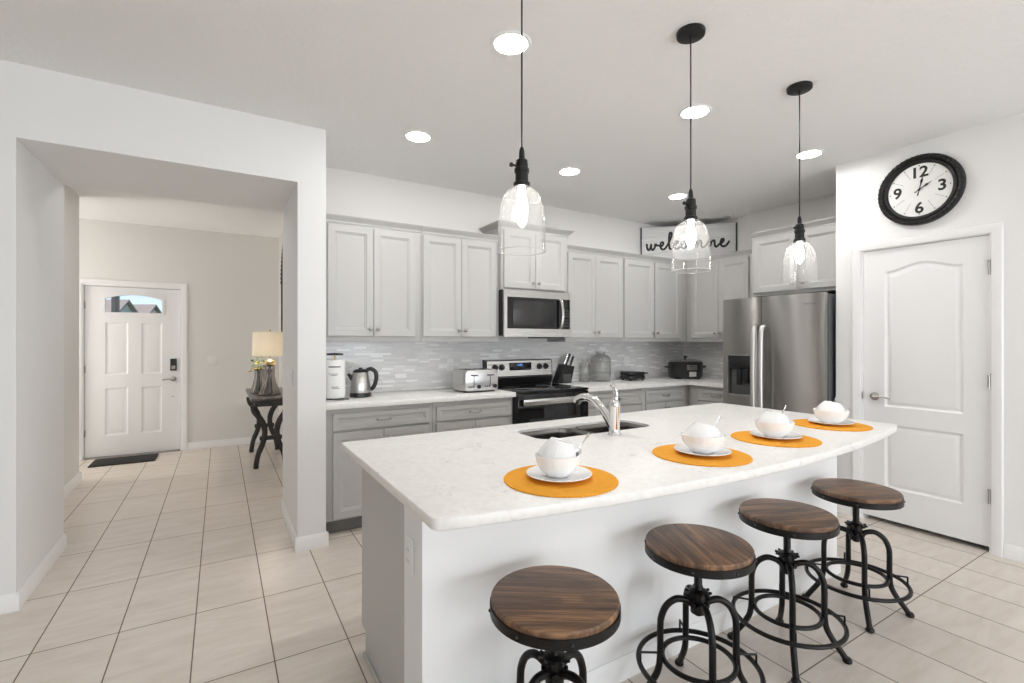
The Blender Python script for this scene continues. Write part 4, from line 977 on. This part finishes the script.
# ------------------------------------------------------------------ stools
SH = .617
def stool():
    t = thing('bar_stool', '', 'stool', (0, 0, 0), 0, 'wood and iron swivel stools')
    st_ = MB().lathe([(.001, SH-.024), (.186, SH-.024), (.190, SH-.021), (.1915, SH-.006), (.188, SH-.001), (.184, SH), (.001, SH)], (0, 0, 0), 72).build('seat', 'wood', t)
    bd = MB().lathe([(.1875, SH-.047), (.1945, SH-.047), (.1945, SH-.019), (.1918, SH-.019), (.1875, SH-.0245)], (0, 0, 0), 72, caps=(False, False))
    bd.lathe([(.001, SH-.045), (.187, SH-.045), (.187, SH-.0255), (.001, SH-.0255)], (0, 0, 0), 48)
    bo_ = bd.build('seat_band', 'iron', st_, weld=False)
    for i in range(8):
        a_ = 2*PI*i/8+.2
        if i == 0: rv = MB().ball((0, 0, 0), .0052, (1, 1, 1), 2).build('rivet', 'cast_iron', bo_)
        else: rv = rv.copy(); COL.objects.link(rv)
        rv.location = (.1948*math.cos(a_), .1948*math.sin(a_), SH-.033)
    # screw post with its thread
    sp_ = MB(); pr2 = []; z = .343
    while z < SH-.046: pr2 += [(.0135, z), (.0155, z+.003), (.0155, z+.004), (.0135, z+.007)]; z += .008
    sp_.lathe([(.001, .343)]+pr2+[(.0155, SH-.0475), (.05, SH-.047), (.05, SH-.0455), (.001, SH-.0455)], (0, 0, 0), 20); sp_.build('screw_post', 'iron', t)
    hb = MB(); hb.lathe([(.017, .350), (.028, .353), (.028, .417), (.034, .419), (.034, .435), (.020, .439), (.017, .439)], (0, 0, 0), 24, caps=(True, True))
    for i in range(10):
        a_ = 2*PI*i/10; c, s_ = math.cos(a_), math.sin(a_)
        hb.tube([(.030*c, .030*s_, .427), (.048*c, .048*s_, .431)], [.007, .005], 6)
    for i in range(4):
        a_ = PI/4+PI/2*i; c, s_ = math.cos(a_), math.sin(a_); hb.tube([(.022*c, .022*s_, .39), (.040*c, .040*s_, .39)], .012, 8)
    hb.build('hub', 'iron', t, weld=False)
    for i in range(4):
        a_ = PI/2*i; c, s_ = math.cos(a_), math.sin(a_)
        path = [(.020, .380), (.045, .397), (.082, .401), (.118, .376), (.138, .332), (.142, .285), (.142, .20), (.148, .14), (.168, .095), (.200, .048), (.224, .012)]
        pts = smooth_path([(r*c, r*s_, z) for r, z in path], 5)
        lg_ = MB(); lg_.tube(pts, .0125, 12); l_ = lg_.build('leg', 'iron', t)
        ft = MB().lathe([(.001, .0005), (.013, .0005), (.018, .006), (.0185, .014), (.014, .022), (.012, .024)], (.226*c, .226*s_, 0), 16).build('foot', 'iron', l_)
        br = MB(); br.tube([(.145*c, .145*s_, .196), (.218*c, .218*s_, .196)], .0042, 8); br.tube([(.2165*c, .2165*s_, .196), (.2165*c, .2165*s_, .150)], .0042, 8); br.build('ring_bracket', 'iron', l_, weld=False)
    for nm_, r, z in (('inner_ring', .130, .175), ('foot_ring', .2185, .152)):
        MB().tube([(r*math.cos(2*PI*i/72), r*math.sin(2*PI*i/72), z) for i in range(72)], .0095, 10, True).build(nm_, 'iron', t)
    return t
s0 = stool()
SL = ['dark wood and iron swivel stool at the island end with the grey panel', 'dark wood and iron swivel stool, second from the grey panel end', 'dark wood and iron swivel stool, second from the pantry door end', 'dark wood and iron swivel stool at the island end by the pantry door']
for i, (x, y, a_, sa_, dz) in enumerate([(.858, 1.168, 14, -34, 0), (1.545, 1.190, 57, 66, 0), (2.158, 1.196, 37, -20, 0), (2.808, 1.203, 37, -32, 0)]):
    o = s0 if i == 0 else copy_tree(s0); o.location = (x, y, 0); o.rotation_euler = (0, 0, math.radians(a_)); o['label'] = SL[i]
    for ch in o.children:
        if ch.name.startswith('seat'): ch.rotation_euler = (0, 0, math.radians(sa_-a_))

# ------------------------------------------------------------------ hall furnishings
tb = thing('console_table', 'dark console table with curved iron legs in the hall', 'table', (.475, 6.28, 0))
MB().box(-.20, .205, -.66, .66, .742, .780, .005).build('tabletop', 'darkwood', tb)
MB().box(-.17, .18, -.60, .60, .69, .741, .003).build('apron', 'cast_iron', tb)
for y in (-.40, .50):
    for s_ in (-1, 1):
        l_ = MB(); l_.tube(smooth_path([(s_*.165, y, .69), (s_*.155, y, .62), (s_*.085, y, .50), (s_*.060, y, .40), (s_*.075, y, .28), (s_*.12, y, .16), (s_*.14, y, .06), (s_*.145, y, .001)], 6), [.030]*8+[.026]*10+[.024]*12+[.022]*13, 10, flat=1.2); l_.build('leg', 'cast_iron', tb)
    b = MB(); b.box(-.11, .11, y-.015, y+.015, .30, .345, .006); b.build('cross_bar', 'cast_iron', tb)
tl = thing('table_lamp', 'lit table lamp with cream drum shade on console table', 'lamp', (.480, 6.05, .7808))
flute = lambda a, z: 1+.035*math.cos(a*14)
MB().lathe([(.112, 0), (.115, .008), (.110, .02)], (0, 0, 0), 36).build('foot', 'lampbase', tl)
MB().lathe([(.108, .0205), (.088, .06), (.062, .13), (.050, .20), (.050, .26), (.056, .31), (.052, .325), (.02, .332)], (0, 0, 0), 112, mod=flute).build('lamp_base', 'lampbase', tl)
MB().lathe([(.052, .3325), (.055, .34), (.052, .375), (.030, .39), (.010, .395), (.008, .47)], (0, 0, 0), 28).build('neck', 'bronze', tl)
MB().lathe([(.178, .432), (.172, .700), (.170, .700), (.176, .432)], (0, 0, 0), 56, caps=(False, False)).build('lamp_shade', 'shade', tl, sharp=70)
MB().lathe([(.008, .471), (.022, .49), (.030, .53), (.024, .57), (.001, .585)], (0, 0, 0), 20).build('bulb', 'lampbulb', tl)
b = MB(); b.lathe([(.003, .586), (.003, .705), (.010, .708), (.008, .722), (.001, .728)], (0, 0, 0), 12)
for i in range(3):
    a_ = 2*PI*i/3; b.tube([(0, 0, .696), (.171*math.cos(a_), .171*math.sin(a_), .696)], .0018, 6)
b.build('finial', 'bronze', tl, weld=False)
vs_ = thing('flower_vase', 'fluted smoky vase of yellow flowers behind the lamp', 'vase', (.395, 6.33, .7808))
MB().lathe([(.100, 0), (.102, .01), (.080, .07), (.055, .16), (.050, .24), (.056, .29), (.052, .29), (.046, .24), (.051, .16), (.074, .07), (.09, .015), (.001, .012)], (0, 0, 0), 84, mod=flute).build('vase_body', 'lampbase', vs_, sharp=60)
rnd = random.Random(7)
fl = []
for i in range(14):
    a_ = rnd.uniform(0, 2*PI); r = rnd.uniform(.02, .13); z = rnd.uniform(.22, .43); p = Vector((r*math.cos(a_), r*math.sin(a_), z)); fl.append(p)
st_ = MB()
for p in fl: st_.tube(smooth_path([(p.x*.05, p.y*.05, .02), (p.x*.2, p.y*.2, .2), (p.x*.6, p.y*.6, max(.31, p.z)), tuple(p)], 4), .0018, 5)
for i in range(16):
    a_ = rnd.uniform(0, 2*PI); r = rnd.uniform(.05, .13); z = rnd.uniform(.24, .40); st_.ball((r*math.cos(a_), r*math.sin(a_), z), .022, (1.0, .5, .35), 1)
st_.build('stems_and_leaves', 'leaf', vs_, weld=False)
for p in fl:
    b = MB()
    for k_ in range(5):
        a_ = 2*PI*k_/5; b.ball((p.x+.013*math.cos(a_), p.y+.013*math.sin(a_), p.z), .011, (1, 1, .55), 1)
    b.ball(tuple(p), .008); b.build('flower', 'flower', vs_, weld=False)
# arched mirror on the hall wall
mr = thing('wall_mirror', 'dark scroll-framed arched mirror above the console table', 'mirror', (.6885, 6.20, 1.46), -PI/2)
def arch_loop(i, y): return [(-.52+i, y, i), (.52-i, y, i)]+[((.52-i)*math.cos(PI*k_/24), y, .66+(.52-i)*math.sin(PI*k_/24)) for k_ in range(25)]
b = MB(); b.ring_faces([arch_loop(0, 0), arch_loop(0, -.022), arch_loop(.02, -.034), arch_loop(.05, -.034), arch_loop(.065, -.02), arch_loop(.065, 0)]); b.build('frame', 'black_matte', mr)
b = MB(); b.ring_faces([arch_loop(.0655, -.004), arch_loop(.0655, -.010)], True, (True, True)); b.build('mirror_glass', 'mirror', mr)
b = MB()
for k_ in range(31):
    a_ = PI*k_/30; c = Vector((.50*math.cos(a_), -.030, .66+.50*math.sin(a_))); b.ball(tuple(c), .028, (1, .4, 1), 2)
b.build('scrollwork', 'black_matte', mr, weld=False)
dm = MB(); dm.prism(rrect(-1.235, -.640, 6.86, 7.26, .01, 3), .0005, .012, .003)
tag(dm.build('doormat', 'mat'), 'black ribbed doormat in front of the entry door', 'doormat')
